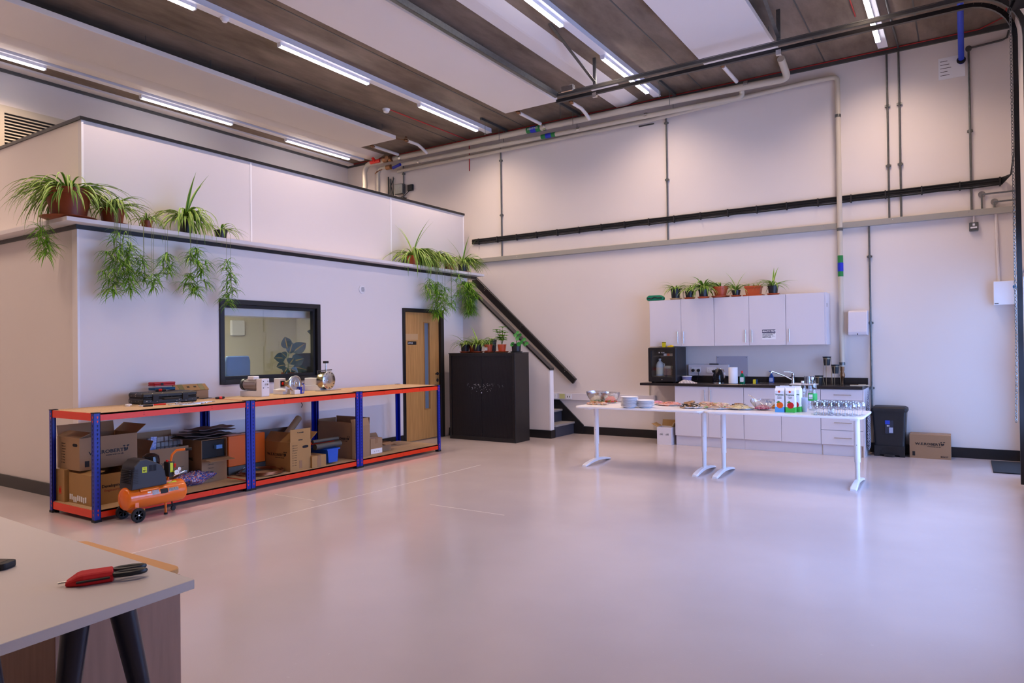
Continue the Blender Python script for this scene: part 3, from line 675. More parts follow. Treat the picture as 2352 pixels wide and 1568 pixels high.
def bench(label, y0, y1):
    t_ = thing('workbench', label, 'workbench', (PX0,y0,0), 0, 'blue and red workbenches in a row')
    Wd, L = PX1-PX0, y1-y0
    for (x, y, sx, sy) in ((0,0,1,1),(Wd,0,-1,1),(0,L,1,-1),(Wd,L,-1,-1)):
        p = post_mb(sx, sy).build('post', [M['blue'],M['hole'],M['beam']], t_, (x,y,0))
        MB().box(-.004*sx,-.004*sy,0, .056*sx,.056*sy,.022).build('foot_cap', M['rub'], p)
        MB().box(-.003*sx,-.003*sy,PH-.004, .055*sx,.055*sy,PH+.003).build('top_cap', M['rub'], p)
    for z0 in (.035,.885):
        h = .066
        for x in (.004, Wd-.024):
            g = MB().box(x,.05,z0, x+.02,L-.05,z0+h)
            if x > .1:
                for f in (.28,.5,.72): g.box(x+.02,f*L-.003,z0+.018, x+.0206,f*L+.003,z0+.024, 1).box(x+.02,f*L-.003,z0+.040, x+.0206,f*L+.003,z0+.046, 1)
            g.build('beam', [M['beam'],M['holes']], t_)
        for y in (.004, L-.024): MB().box(.05,y,z0, Wd-.05,y+.02,z0+h).build('beam', M['beam'], t_)
        MB().box(.012,.012,z0+h-.016, Wd-.012,L-.012,z0+h+.002, 0).box(Wd-.012,.055,z0+h-.014, Wd-.004,L-.055,z0+h+.0015, 1).build('shelf_board', [M['ply'],M['plyedge']], t_)
bench('nearest workbench of the row, with the black tool case on top', 3.115, 4.695)
bench('middle workbench of the row, carrying the machines', 4.705, 6.28)
bench('furthest workbench of the row, in front of the oak door', 6.29, 7.885)
ZD, ZS = .953, .103     # bench top and lower deck

# ------------------------------------------------------------------ cardboard boxes
def carton(label, X1, dX, Y0, Y1, z0, z1, flaps=(), m_='card', closed=False, group=None, name='cardboard_box', tape=True, rz=0, inside='cardd', open_front=False):
    """box with front plane x=X1, reaching back dX; flaps: (side, angle, length) side in +x -x +y -y, angle from upright outwards"""
    W_, D_, H_ = Y1-Y0, dX, z1-z0; th = .005
    t_ = thing(name, label, 'box', (X1-dX/2,(Y0+Y1)/2,z0), rz, group)
    a, b_ = D_/2, W_/2; g = MB()
    g.box(-a,-b_,0, a,b_,th).box(-a,-b_,th, -a+th,b_,H_).box(-a+th,-b_,th, a,-b_+th,H_).box(-a+th,b_-th,th, a,b_,H_)
    if open_front: g.box(a-th,-b_+th,th, a,b_-th,H_*.55)
    else: g.box(a-th,-b_+th,th, a,b_-th,H_)
    if closed:
        g.box(-a,-b_,H_, a,b_,H_+th)
        if tape: g.box(-a-.001,-.025,H_+th, a+.001,.025,H_+th+.001, 1).box(a,-.025,H_-.06, a+.001,.025,H_+th, 1)
    else:
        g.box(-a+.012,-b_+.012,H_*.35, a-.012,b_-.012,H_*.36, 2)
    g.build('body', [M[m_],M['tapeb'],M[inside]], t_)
    for side, ang, ln in flaps:
        s = -1 if side[0] == '-' else 1
        if side[1] == 'x':
            mb = MB().box(0,-b_+.004,0, th*.7,b_-.004,ln); R_ = Matrix.Rotation(s*ang,4,'Y'); lc = (s*a-(th*.7 if s > 0 else 0),0,H_)
        else:
            mb = MB().box(-a+.004,0,0, a-.004,th*.7,ln); R_ = Matrix.Rotation(-s*ang,4,'X'); lc = (0,s*b_-(th*.7 if s > 0 else 0),H_)
        f = mb.build('flap', M[m_], t_, lc); f.rotation_euler = R_.to_euler()
    t_['h'] = 0; del t_['h']
    return t_, a, b_, H_
def mark_roberts(t_, face, a, b_, H_, s=1.0, z=.52, web=True, off=0):
    """the moving-box print: name, web line, open-box emblem"""
    if face == '+x': loc = lambda u, v: (a+.001, off+u, v); f = '+x'
    else: loc = lambda u, v: (off+u, -b_-.001, v); f = '-y'
    text('W.E.ROBERTS', .036*s, M['ink'], t_, loc(-.01*s, z*H_), f, bold=.0012, sx=1.25)
    if web: text('www.wer.co.uk', .016*s, M['ink'], t_, loc(.04*s, z*H_-.026*s), f, bold=.0005, sx=1.3)
    g = MB()
    def pp(u, v): return Vector(loc(u, v))
    u0, v0, k = .125*s, z*H_+.02*s, .03*s
    for poly in ([(-.5,0),(0,-.3),(0,-1.0),(-.5,-.7)], [(.06,-.3),(.5,0),(.5,-.7),(.06,-1.0)], [(-.9,.3),(-.45,.05),(-.05,.25),(-.45,.5)], [(.05,.25),(.45,.05),(.95,.35),(.5,.55)]):
        vs = [pp(u0+x*k, v0+y*k) for x, y in poly]; g.add(vs, [(0,1,2,3)])
    g.build('printed_emblem', M['ink'], t_)
def mark_list(t_, face, a, b_, H_, n=9, s=1.0, cu=0, z0=.8, words=None):
    g = MB(); words = words or ['Bedroom 1','Bedroom 2','Bedroom 3','Kitchen','Lounge','Dining','Garage','Study','Other']
    for i in range(n):
        v = H_*z0-i*H_*.085
        q = .008*s
        for dx0, dz0, dx1, dz1 in ((-q,-q,q,-q+.0015),(-q,q-.0015,q,q),(-q,-q,-q+.0015,q),(q-.0015,-q,q,q)):
            if face == '+x': g.box(a,cu+dx0,v+dz0, a+.0008,cu+dx1,v+dz1)
            else: g.box(cu+dx0,-b_-.0008,v+dz0, cu+dx1,-b_,v+dz1)
        loc = (a+.001, cu+.04*s, v) if face == '+x' else (cu+.04*s, -b_-.001, v)
        text(words[i % 9], .015*s, M['ink'], t_, loc, face)
    g.build('printed_squares', M['ink'], t_)
def slot(t_, face, a, b_, H_, u, z=.78):
    g = MB(); w_, h_ = .045, .015; n = 16; pts = [(w_*math.copysign(abs(math.cos(q))**.5, math.cos(q)), h_*math.sin(q)) for q in [2*PI*i/n for i in range(n)]]
    if face == '+x': g.add([(a+.0008, u+p, H_*z+q) for p, q in pts], [tuple(range(n))])
    else: g.add([(u+p, -b_-.0008, H_*z+q) for p, q in pts], [tuple(range(n))])
    g.build('hand_hole', M['holes'], t_)
def yat(px, X, py=1050): return onX(px, py, X).y
def xat(px, Y, py=1050): return onY(px, py, Y).x

# near bench, lower deck
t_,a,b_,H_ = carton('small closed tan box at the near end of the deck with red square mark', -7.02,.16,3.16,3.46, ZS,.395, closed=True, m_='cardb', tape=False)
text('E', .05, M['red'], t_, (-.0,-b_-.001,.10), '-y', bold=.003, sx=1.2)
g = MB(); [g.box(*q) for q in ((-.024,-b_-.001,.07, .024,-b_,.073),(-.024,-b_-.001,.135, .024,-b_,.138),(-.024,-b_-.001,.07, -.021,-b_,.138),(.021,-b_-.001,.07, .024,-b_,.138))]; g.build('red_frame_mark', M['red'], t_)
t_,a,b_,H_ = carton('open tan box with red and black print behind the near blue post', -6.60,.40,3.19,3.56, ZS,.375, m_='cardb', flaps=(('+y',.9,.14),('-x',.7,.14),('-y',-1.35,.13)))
text('Developments', .038, M['ink'], t_, (a+.001,.02,.16), '+x', bold=.001)
text('Engineering', .034, mat('faded_red_ink', (.30,.06,.03), .6), t_, (a+.001,.01,.12), '+x')
MB().add([(a+.001,-.125,.12),(a+.001,-.10,.12),(a+.001,-.11,.17)], [(0,1,2)]).build('red_triangle_mark', M['red'], t_)
g = MB(); rnd = random.Random(2)
for i in range(9): g.cbox((-.17+i*.035,-b_-.002,.035+rnd.random()*.02), (.022,.003,.05), M=None)
g.build('torn_label', M['paper'], t_)
MB().box(a,.10,.02, a+.001,.15,.07).build('square_label', mat('faded_label', (.5,.36,.22), .6), t_)
t_,a,b_,H_ = carton('big brown removal box standing on the two tan boxes at the near end', -6.80,.42,3.19,3.72, .402,.70, flaps=(('-x',.2,.10),('+y',.9,.12),('-y',-1.2,.12)))
mark_roberts(t_, '+x', a, b_, H_, 1.25, .5); mark_list(t_, '-y', a, b_, H_, 8, 1, -.12); slot(t_, '-y', a, b_, H_, .13)
MB().box(a,-.22,.03, a+.001,-.18,.085).build('printed_square', M['ink'], t_)
text('BOX', .03, M['ink'], t_, (a+.001,.2,.04), '+x', bold=.002)
X1 = -6.86
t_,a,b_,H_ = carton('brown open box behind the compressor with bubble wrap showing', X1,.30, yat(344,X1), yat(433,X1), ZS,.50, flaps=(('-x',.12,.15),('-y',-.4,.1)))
text('anders', .055, M['ink'], t_, (a+.001,-.02,.24), '+x')
MB().box(a,-.16,.185, a+.0008,.16,.188).build('printed_line', M['ink'], t_)
MB().box(a,.10,.05, a+.0008,.19,.14).build('white_label', M['paper'], t_)
cc = t_.location
bw = mat('bubble_wrap', (.45,.42,.42), .15, bump=1.0, bscale=220, metal=.35)
g = MB(); 
for i in range(8):
    for j in range(4): g.cbox((0,-.17+i*.045,.02+j*.055), (.025+.006*((i*j) % 3),.043,.053), M=Matrix.Rotation(.05*((i+j) % 3-1),4,'Y'))
o = g.build('bubble_wrap_sheet', bw, None, (cc.x-.03,cc.y+.06,.39), bevel=.006); tag(o, 'silvery bubble wrap sheet sticking out of the open box behind the compressor', 'packaging')
o = MB().box(-.005,-.03,0, .005,.03,.24).build('blue_white_packet', [mat('packet_print', (.55,.6,.85), .4, noise=.6, nscale=60, col2=(.05,.15,.6))], None, (cc.x+.06,cc.y-.13,.38)); o.rotation_euler = (-.06,0,0); tag(o, 'narrow blue and white packet upright in the open box', 'packet')
X1 = -6.72
t_,a,b_,H_ = carton('brown box with its front torn open and one flap folded out', X1,.34, yat(463,X1), yat(521,X1), ZS,.545, open_front=True, closed=True, tape=False)
MB().box(a-.03,-b_+.01,.25, a-.028,b_-.01,H_-.01).build('dark_contents', M['ink'], t_)
f = MB().box(0,-b_+.005,0, .15,b_-.005,.004).build('flap', M['card'], t_, (a,0,H_*.56)); f.rotation_euler = (0,.12,0)
mark_list(t_, '+x', a, b_, H_, 7, .9, -.07, .5)
text('W.E.', .04, M['ink'], t_, (-.02,-b_-.001,.24), '-y', bold=.002)
MB().cbox((a-.005,.05,.36), (.04,.07,.04)).build('blue_parcel', mat('light_blue_wrap', (.12,.32,.75), .4), t_)
# flattened dark packaging laid on top
rnd = random.Random(7); sx0 = (t_.location.x, t_.location.y)
for i, (dx, dy, w_, d_, r_, lab) in enumerate(((0,.02,.62,.36,.1,'lowest of the flattened dark cardboard sheets stacked on the torn box'),(.02,-.02,.55,.34,-.15,'second of the flattened dark cardboard sheets on the torn box'),(-.02,.05,.50,.30,.2,'third of the flattened dark cardboard sheets on the torn box'),(-.03,.08,.44,.26,.05,'topmost flattened dark cardboard sheet under the bench top'))):
    g = MB(); n = 9
    vs = []; 
    for u in range(n):
        for v in range(5): vs.append((-d_/2+d_*v/4, -w_/2+w_*u/(n-1), .007*math.sin(u*1.3+i)*(1+(v % 2))))
    top = [(x, y, z+.006) for x, y, z in vs]; fs = []
    for u in range(n-1):
        for v in range(4): q = u*5+v; fs += [(q,q+1,q+6,q+5), (q+45,q+50,q+51,q+46)]
    rim = [v for v in range(5)]+[u*5+4 for u in range(1,n)]+[(n-1)*5+v for v in (3,2,1,0)]+[u*5 for u in range(n-2,0,-1)]
    for k in range(len(rim)): p_, q_ = rim[k], rim[(k+1) % len(rim)]; fs.append((p_,q_,q_+45,p_+45))
    o = g.add(vs+top, fs).build('flattened_cardboard', mat('dark_packing_%d' % i, (.10+.02*i,.075+.015*i,.07+.015*i), .6), None, (sx0[0]+dx, sx0[1]+dy, .570+i*.026), r_)
    tag(o, lab, 'cardboard', 'flattened packaging on the torn box')
# checked bag
g = MB(); n, mth = 14, 8; vs = []
rnd = random.Random(3)
for i in range(mth+1):
    for j in range(n):
        a0 = 2*PI*j/n; f = i/mth; r_ = math.sin(PI*min(f*.55+.12,.5))*(1-.0*f) if f < .7 else math.cos((f-.7)/.3*PI/2)*.95
        rr = (.10*r_+.012)*(1+.18*math.sin(3*a0+i))
        vs.append((rr*math.cos(a0)*1.1, rr*math.sin(a0)*1.9+.02*f, .135*f+.012*math.sin(a0*4+i*2)*f))
fs = [(i*n+j, i*n+(j+1) % n, (i+1)*n+(j+1) % n, (i+1)*n+j) for i in range(mth) for j in range(n)]
g.add(vs, fs, 0, True)
mt = mat('checked_plastic', (.6,.55,.62), .45); nt = mt.node_tree; b = nt.nodes['Principled BSDF']; tc = nt.nodes.new('ShaderNodeTexCoord')
mp = nt.nodes.new('ShaderNodeMapping'); mp.inputs['Rotation'].default_value = (.4,.3,.7); nt.links.new(tc.outputs['Object'], mp.inputs[0])
ck = nt.nodes.new('ShaderNodeTexChecker'); ck.inputs['Scale'].default_value = 85; ck.inputs[1].default_value = (.62,.58,.66,1); ck.inputs[2].default_value = (.45,.06,.04,1); nt.links.new(mp.outputs[0], ck.inputs[0])
ck2 = nt.nodes.new('ShaderNodeTexChecker'); ck2.inputs['Scale'].default_value = 42; ck2.inputs[1].default_value = (.05,.08,.35,1); nt.links.new(mp.outputs[0], ck2.inputs[0]); nt.links.new(ck.outputs[0], ck2.inputs[2]); nt.links.new(ck2.outputs[0], b.inputs['Base Color'])
pb = onZ(445,1112,ZS)
o = g.build('checked_bag', mt, None, (pb.x,pb.y,ZS)); tag(o, 'crumpled red, white and blue checked bag on the lower deck beside the compressor', 'bag')
for v in (): pass
# middle bench, lower deck
X1 = -6.88
t_ = thing('equipment_case', 'bright orange flat case with dark grey base standing at the back of the lower deck', 'case', (X1-.16, yat(521,X1)+.02, ZS))
L_ = yat(606,X1)-yat(521,X1)
MB().box(0,0,.09, .16,L_,.43).build('orange_shell', mat('orange_shell', (.80,.14,.01), .4), t_, bevel=.006)
MB().box(-.002,-.002,0, .162,L_+.002,.088).build('grey_base', M['darksteel'], t_)
text('CISCO', .04, M['paper'], t_, (.1635,L_*.5,.045), '+x')
tag(MB().box(0,0,0, .02,.95,.42).build('leaning_board', mat('grey_brown_board', (.13,.10,.09), .6), None, (-7.18,4.95,ZS)), 'dark grey board standing on edge behind the orange case', 'board')
X1 = -6.45
y0, y1 = yat(666.5,X1), yat(714,X1)
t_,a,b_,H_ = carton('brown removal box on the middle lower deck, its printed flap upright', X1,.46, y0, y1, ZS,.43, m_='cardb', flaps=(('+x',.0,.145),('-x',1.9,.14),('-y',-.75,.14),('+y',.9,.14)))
mark_roberts(t_, '-y', a, b_, H_, 1.15, .55); mark_list(t_, '+x', a, b_, H_, 9, .9, -.11, .88); slot(t_, '+x', a, b_, H_, .07, .80)
fl = [c for c in t_.children if c.name.startswith('flap')][0]; text('To use again', .018, M['ink'], fl, (.0045,0,.105), '+x', bold=.001); text('fold here', .016, M['ink'], fl, (.0045,0,.02), '+x', bold=.001)
MB().box(a,-.02,.02, a+.0008,.02,.11).build('brown_tape', M['tapeb'], t_)
g = MB(); pa = onX(650,1015,-6.95)
g.tube([(-6.95,pa.y,.40),(-7.12,pa.y+.38,.62)], .042, 20)
tag(g.build('cardboard_tube', M['card']), 'brown cardboard tube poking up diagonally behind the removal box', 'tube')
X1 = -6.42
t_,a,b_,H_ = carton('small tan taped box between the removal box and the blue crate', X1,.24, yat(717,X1), yat(749,X1), ZS,.235, m_='cardb', closed=True)
MB().box(a,-.03,0, a+.0008,.03,.09).build('shiny_tape', M['tapeb'], t_)
# blue crate and rolls
X1 = -6.45
y0 = yat(752,X1); t_ = thing('storage_crate', 'translucent blue plastic crate holding grey rolls', 'crate', (X1-.28,y0,ZS))
bl = mat('blue_plastic', (.01,.09,.55), .25)
w_ = yat(778,X1)-y0
MB().prism([(.02,.02),(w_-.02,.02),(w_-.005,.17),(.005,.17)], 'x', 0, .28).build('tub', bl, t_)
MB().box(-.012,-.012,.17, .292,w_+.012,.185).build('rim', bl, t_)
for i, (dx, dz, m_, lab) in enumerate(((.02,.24,'darksteel','grey roll lying across the top of the blue crate'),(-.10,.27,'beam','thin orange roll lying behind the grey roll'),(-.02,.30,'darksteel','second grey roll, resting over the other rolls'))):
    r_ = (.036,.018,.022)[i]
    o = MB().tube([(0,-.30,0),(0,.10,0)], r_, 16).build('roll', M[m_], None, (X1-.10+dx, y0+.18, ZS+dz-.02)); tag(o, lab, 'roll', 'rolls over the blue crate')
    MB().tube([(0,.1005,0),(0,.102,0)], r_*.6, 12).build('white_core', M['paper'], o)
g = MB(); n = 12; vs = []
for i in range(6):
    for j in range(n):
        a0 = 2*PI*j/n; rr = (.10,.13,.12,.09,.05,.008)[i]*(1+.15*math.sin(3*a0+i)); vs.append((rr*math.cos(a0), rr*math.sin(a0)*1.5-.03*i, i*.045))
fs = [(i*n+j, i*n+(j+1) % n, (i+1)*n+(j+1) % n, (i+1)*n+j) for i in range(5) for j in range(n)]
tag(g.add(vs, fs, 0, True).build('blue_bag', mat('blue_fabric', (.01,.02,.35), .5), None, (-6.90,yat(730,-6.9),.13)), 'dark blue bag heaped behind the tan taped box', 'bag')
# big box straddling the posts
X1 = -6.50; y0 = yat(809,X1)
t_,a,b_,H_ = carton('tall brown removal box behind the paired blue posts, flaps half open', X1,.62, y0, yat(845,X1)+.04, ZS,.50, flaps=(('-y',-.05,.06),('+x',-.25,.10),('+y',.05,.10),('-x',.02,.08)))
mark_roberts(t_, '-y', a, b_, H_, 1.0, .62, off=.12); mark_list(t_, '+x', a, b_, H_, 9, .8, -.10, .88)
X1 = -6.55; y0 = yat(845,X1)+.05
t_,a,b_,H_ = carton('small brown parcel box with a white printed strip on the far deck', X1,.22, y0, y0+.22, ZS,.30, closed=True)
MB().box(a,-b_+.005,0.005, a+.0008,b_-.005,.07).build('white_strip', M['paper'], t_)
text('o  ->  o', .03, M['ink'], t_, (a+.001,0,.035), '+x')
X2 = -6.72
t2,a,b_,H_ = carton('white flag-printed biscuit box standing behind the small parcel box', X2-.12,.12, y0-.02, y0+.23, ZS,.45, closed=True, m_='cardw', tape=False)
g = MB(); 
def fl(y0_, z0_, y1_, z1_, mi): g.box(a,y0_,z0_, a+.0006+.0004*mi,y1_,z1_, mi)
fl(.0,.20,b_,H_,0); fl(.055,.20,.095,H_,1); fl(.0,.255,b_,.295,1)
g.add([(a+.0022,.005,.21),(a+.0022,.02,.20),(a+.0022,b_,.335),(a+.0022,b_-.02,.345)], [(0,1,2,3)], 1)
g.build('flag_print', [mat('flag_blue', (.01,.02,.25), .5), M['red'], M['paper']], t2)
t_,a,b_,H_ = carton('small brown box with its lid flaps hanging open at the far end', -6.62,.2, y0+.26, y0+.46, ZS,.22, flaps=(('+y',2.0,.15),('+x',1.75,.10),('-x',.6,.13)))
# copper coil
g = MB(); pc = onZ(592,1084,ZS); 
for k, (r_, z) in enumerate(((.235,.010),(.245,.012),(.225,.024),(.238,.026),(.23,.038))):
    g.tube([(r_*math.cos(q)+.01*k, r_*math.sin(q), z) for q in [2*PI*i/40 for i in range(40)]], .006, 7, closed=True)
tag(g.build('copper_tube_coil', mat('copper', (.35,.13,.06), .3, metal=.9), None, (-6.70,yat(596,-6.7),ZS)), 'loose coil of copper tube lying on the lower deck by the paired posts', 'coil')

# ------------------------------------------------------------------ on the bench top
# paint-splashed tool case
ca = onZ(300,930,ZD); cb_ = onZ(425,921,ZD)
tc_ = thing('tool_case', 'black plastic tool case speckled with paint lying on the near bench top', 'tool case', (-7.06,4.14,ZD), -.12)
mt = mat('paint_speckled_black', (.018,.016,.014), .5); nt = mt.node_tree; b = nt.nodes['Principled BSDF']; tcn = nt.nodes.new('ShaderNodeTexCoord')
n1 = nt.nodes.new('ShaderNodeTexNoise'); n1.inputs['Scale'].default_value = 42; n1.inputs['Detail'].default_value = 2; nt.links.new(tcn.outputs['Object'], n1.inputs[0])
r = nt.nodes.new('ShaderNodeValToRGB'); r.color_ramp.elements[0].position = .66; r.color_ramp.elements[0].color = (.018,.016,.013,1); r.color_ramp.elements[1].position = .70; r.color_ramp.elements[1].color = (.55,.48,.38,1)
nt.links.new(n1.outputs[0], r.inputs[0]); nt.links.new(r.outputs[0], b.inputs['Base Color'])
MB().box(-.17,-.28,.0, .17,.28,.058).build('base_shell', mt, tc_, bevel=.012)
MB().box(-.17,-.28,.062, .17,.28,.115).build('lid', mt, tc_, bevel=.014)
MB().box(-.165,-.275,.056, .168,.275,.064).build('seam', M['ink'], tc_)
for y in (-.15,.15): MB().box(.165,y-.03,.03, .182,y+.03,.095).build('latch', M['blackmat'], tc_, bevel=.003)
MB().tube([(.165,-.08,.05),(.195,-.075,.052),(.198,.075,.052),(.165,.08,.05)], .011, 8).build('carry_handle', M['blackmat'], tc_)
def screwdriver(label, loc, rz, hm, ln=.10, tilt=0, group=None, tipm='steel'):
    s = thing('screwdriver', label, 'screwdriver', loc, rz, group)
    Ry = Matrix.Rotation(PI/2,4,'Y')
    MB().lathe([(0,0),(.010,.0),(.014,.012),(.012,.05),(.014,.085),(.009,.10),(0,.10)], (0,0,.014), 12, M=Ry).build('grip', M[hm], s)
    MB().lathe([(.0145,.03),(.0147,.045),(.0145,.06)], (0,0,.014), 12, M=Ry).build('grip_ring', M['red'], s)
    MB().tube([(.10,0,.014),(.10+ln,0,.010)], .003, 8).build('shaft', M[tipm], s)
    return s
screwdriver('small black and red pliers-like screwdriver lying on top of the tool case', (-7.10,4.08,ZD+.115), 1.2, 'blackmat', .03)
def scatter_tool(kind, lab, px, py, rz, ln, group='tools laid out on the near bench top'):
    p = onZ(px, py, ZD); t_ = thing(kind, lab, kind.replace('_',' '), (p.x,p.y,ZD), rz, group); return t_
def spanner(lab, px, py, rz, ln=.2, m_='steel'):
    t_ = scatter_tool('spanner', lab, px, py, rz, ln)
    g = MB(); h = .006
    g.prism([(-ln/2+.02,-.006),(ln/2-.02,-.005),(ln/2-.02,.005),(-ln/2+.02,.006)], 'z', .002, .002+h)
    def jaw(cx, s_, r_):
        pts = []
        for i in range(11):
            a0 = .55+i*(2*PI-1.1)/10; pts.append((cx+s_*r_*math.cos(a0), r_*math.sin(a0)))
        for i in range(5):
            a0 = 2*PI-.55-.0+0; f = i/4; pts.append((cx+s_*r_*.35*math.cos(PI/2+PI*f)*1.0+s_*.0, r_*.5*math.sin(PI/2+PI*f)*-1))
        g.prism(pts, 'z', .0, .010)
    jaw(ln/2-.005, 1, .016); jaw(-ln/2+.005, -1, .014)
    g.build('forged_body', M[m_], t_, bevel=.001)
    return t_
sp_spots = ((395,926,1.45,.16),(412,929,1.5,.20),(425,926,1.6,.20),(440,929,1.35,.22),(452,927,1.55,.22),(466,924,1.4,.23))
for i, (x, y, r_, l_) in enumerate(sp_spots):
    ordn = ('nearest','second nearest','third nearest','fourth nearest','fifth nearest','furthest')[i]
    spanner(ordn+' of the steel spanners fanned out in front of the tool case', x, y, r_, l_)
p_ = onZ(447,917,ZD); screwdriver('long all-black handled tool lying behind the spanners', (p_.x-.06,p_.y-.02,ZD), 1.45, 'blackmat', .02)
p_ = onZ(508,916,ZD); screwdriver('black screwdriver with red ring at the far end of the spanners', (p_.x,p_.y+.04,ZD), -1.75, 'blackmat', .12)
p_ = onZ(326,932,ZD)
wr = thing('adjustable_wrench', 'chrome adjustable wrench head beside the black tool case latch', 'wrench', (p_.x,p_.y,ZD), 1.0)
MB().prism([(-.03,-.02),(.01,-.028),(.035,-.012),(.03,.005),(.012,.0),(.01,.014),(.03,.02),(.0,.028),(-.03,.015)], 'z', 0,.014).build('jaw', M['chrome'], wr, bevel=.002)
MB().box(-.13,-.008,.002, -.03,.008,.012).build('shank', M['chrome'], wr, bevel=.002)
MB().tube([(-.015,-.008,.014),(-.015,.010,.014)], .006, 10).build('adjuster', M['steel'], wr)
p_ = onZ(352,931,ZD)
pl = thing('pliers', 'red and black handled pliers in front of the tool case', 'pliers', (p_.x,p_.y,ZD), 1.25)
MB().prism([(-.06,-.004),(-.01,-.012),(.0,0),(-.01,.012),(-.06,.004)], 'z', .002,.014).lathe([(0,0),(.010,0),(.010,.016),(0,.016)], (-.003,0,0), 12).build('jaws', M['steel'], pl)
MB().tube([(.0,-.006,.008),(.04,-.018,.009),(.11,-.012,.009)], .007, 8).build('handle', M['red'], pl)
MB().tube([(.0,.006,.008),(.04,.018,.009),(.11,.014,.009)], .007, 8).build('handle', M['blackmat'], pl)
p_ = onZ(340,934,ZD)
sk = thing('socket_wrench', 'dark ratchet with round chrome head between the wrench and the pliers', 'ratchet', (p_.x,p_.y-.01,ZD), 1.2)
MB().lathe([(0,0),(.020,0),(.020,.016),(.014,.020),(0,.020)], (-.05,0,0), 16).build('ratchet_head', M['chrome'], sk)
MB().tube([(-.03,0,.01),(.05,0,.012)], .009, 10).build('grip', M['rub'], sk)
p_ = onZ(295,933,ZD)
tag(MB().lathe([(0,0),(.028,0),(.029,.004),(.029,.020),(.026,.022),(.02,.022),(.018,.018),(0,.018)], (p_.x,p_.y,ZD), 24).build('round_tin_lid', M['white']), 'small round white cap at the near corner of the bench top', 'cap')
# stacked tool cases and taped parcel
bx, by = -7.26, yat(372,-7.26,885)
for i, (h, z, c, lab, L_, D_) in enumerate(((.040,0,(.01,.02,.50),'flat bright blue case, lowest of the three cases stacked against the wall',.30,.14),(.030,.060,(.01,.10,.22),'slim teal case in the middle of the stack against the wall',.24,.12),(.042,.105,(.5,.01,.012),'red case topping the stack against the wall',.24,.12))):
    t_ = thing('hard_case', lab, 'case', (bx,by+(.03 if i == 0 else 0),ZD+.06+z), 0, 'flat cases stacked on the bench')
    mt_ = mat('case_colour_%d' % i, c, .35)
    MB().box(-D_/2,-L_/2,0, D_/2,L_/2,h*.5).build('base_shell', mt_, t_, bevel=.006)
    MB().box(-D_/2,-L_/2,h*.52, D_/2,L_/2,h).build('lid', mt_, t_, bevel=.006)
    MB().box(D_/2,-.045,h*.2, D_/2+.004,-.02,h*.8).build('catch', M['blackmat'], t_)
t_ = thing('storage_block', 'dark folded cloth roll the flat cases rest on, behind the tool case', 'block', (bx,by,ZD))
MB().box(-.07,-.13,0, .07,.14,.059).build('body', M['blackmat'], t_, bevel=.01)
# parcel box with sloping lid
pb0 = yat(407,-7.2,900); pb1 = yat(479,-7.2,900)
t_ = thing('taped_parcel', 'battered brown box with green-brown tape and sloping lid on the bench', 'box', (-7.2,pb0,ZD))
Lp = pb1-pb0; Dp = .19
MB().box(-Dp,0,0, 0,Lp,.095).build('body', M['card'], t_, bevel=.003)
MB().prism([(.004,.10),(-.075,.165),(-.08,.158),(-.004,.095)], 'y', -.01, Lp+.005).build('lid', M['cardb'], t_)
MB().prism([(0,.095),(-.078,.16),(-Dp,.095)], 'y', .004, .008).prism([(0,.095),(-.078,.16),(-Dp,.095)], 'y', Lp-.01, Lp-.004).build('end_flap', M['cardd'], t_)
g = MB(); 
for f in (.18,.82): g.prism([(.005,.1015),(-.0745,.1665),(-.0755,.165),(.004,.1005)], 'y', f*Lp-.03, f*Lp+.03)
g.build('green_tape', mat('green_brown_tape', (.20,.17,.05), .35), t_)
g = MB(); [g.prism([(-.03,.1315),(-.045,.1435),(-.0455,.143),(-.0305,.131)], 'y', Lp*.5+d, Lp*.5+d+.03) for d in (-.05,.03)]; g.build('printed_marks', M['ink'], t_)
# machine 1: geared motor with flat plate
def at_top(px, X=None, py=905): return onZ(px, py, ZD)
RX = Matrix.Rotation(PI/2,4,'Y'); RYm = Matrix.Rotation(-PI/2,4,'X')
m1 = thing('geared_motor', 'ribbed grey electric motor on a block, leftmost of the three machines on the bench', 'motor', (-6.82,5.20,ZD), .15)
MB().box(-.30,-.06,0, -.04,.06,.065).build('plinth', M['whitemetal'], m1, bevel=.003)
g = MB(); g.lathe([(0,0),(.060,0),(.062,.01),(.062,.20),(0,.20)], (-.26,0,.135), 24, M=RX)
for i in range(12): a0 = 2*PI*i/12; g.cbox((-.16,.062*math.cos(a0),.135+.062*math.sin(a0)), (.17,.010,.010), M=None)
g.build('finned_body', mat('warm_grey_casting', (.36,.31,.30), .45, metal=.3), m1)
MB().lathe([(0,0),(.066,0),(.066,.035),(0,.035)], (-.30,0,.135), 24, M=RX).build('fan_cover', M['darksteel'], m1)
MB().box(-.20,-.045,.19, -.10,.045,.235).build('terminal_box', M['whitemetal'], m1, bevel=.008)
MB().box(-.05,-.06,0, .035,.06,.205).build('gear_plate', M['whitemetal'], m1, bevel=.004)
MB().lathe([(0,0),(.012,0),(.012,.03),(.006,.03),(.006,.035),(0,.035)], (.035,0,.14), 14, M=RX).build('output_shaft', M['steel'], m1)
for y in (-.035,.035):
    for z in (.10,.175): MB().lathe([(0,0),(.006,0),(.006,.003),(0,.003)], (.035,y,z), 10, M=RX).build('bolt', M['ink'], m1)
m2 = thing('pump_unit', 'small pump with round flange face and red button, middle one of the three machines', 'pump', (-6.80,5.63,ZD), .1)
MB().box(-.26,-.09,0, -.10,.03,.06).box(-.02,-.045,0, .05,.045,.05).build('base_block', M['whitemetal'], m2, bevel=.003)
MB().box(-.27,-.07,.06, -.17,.03,.19).build('switch_box', M['whitemetal'], m2, bevel=.006)
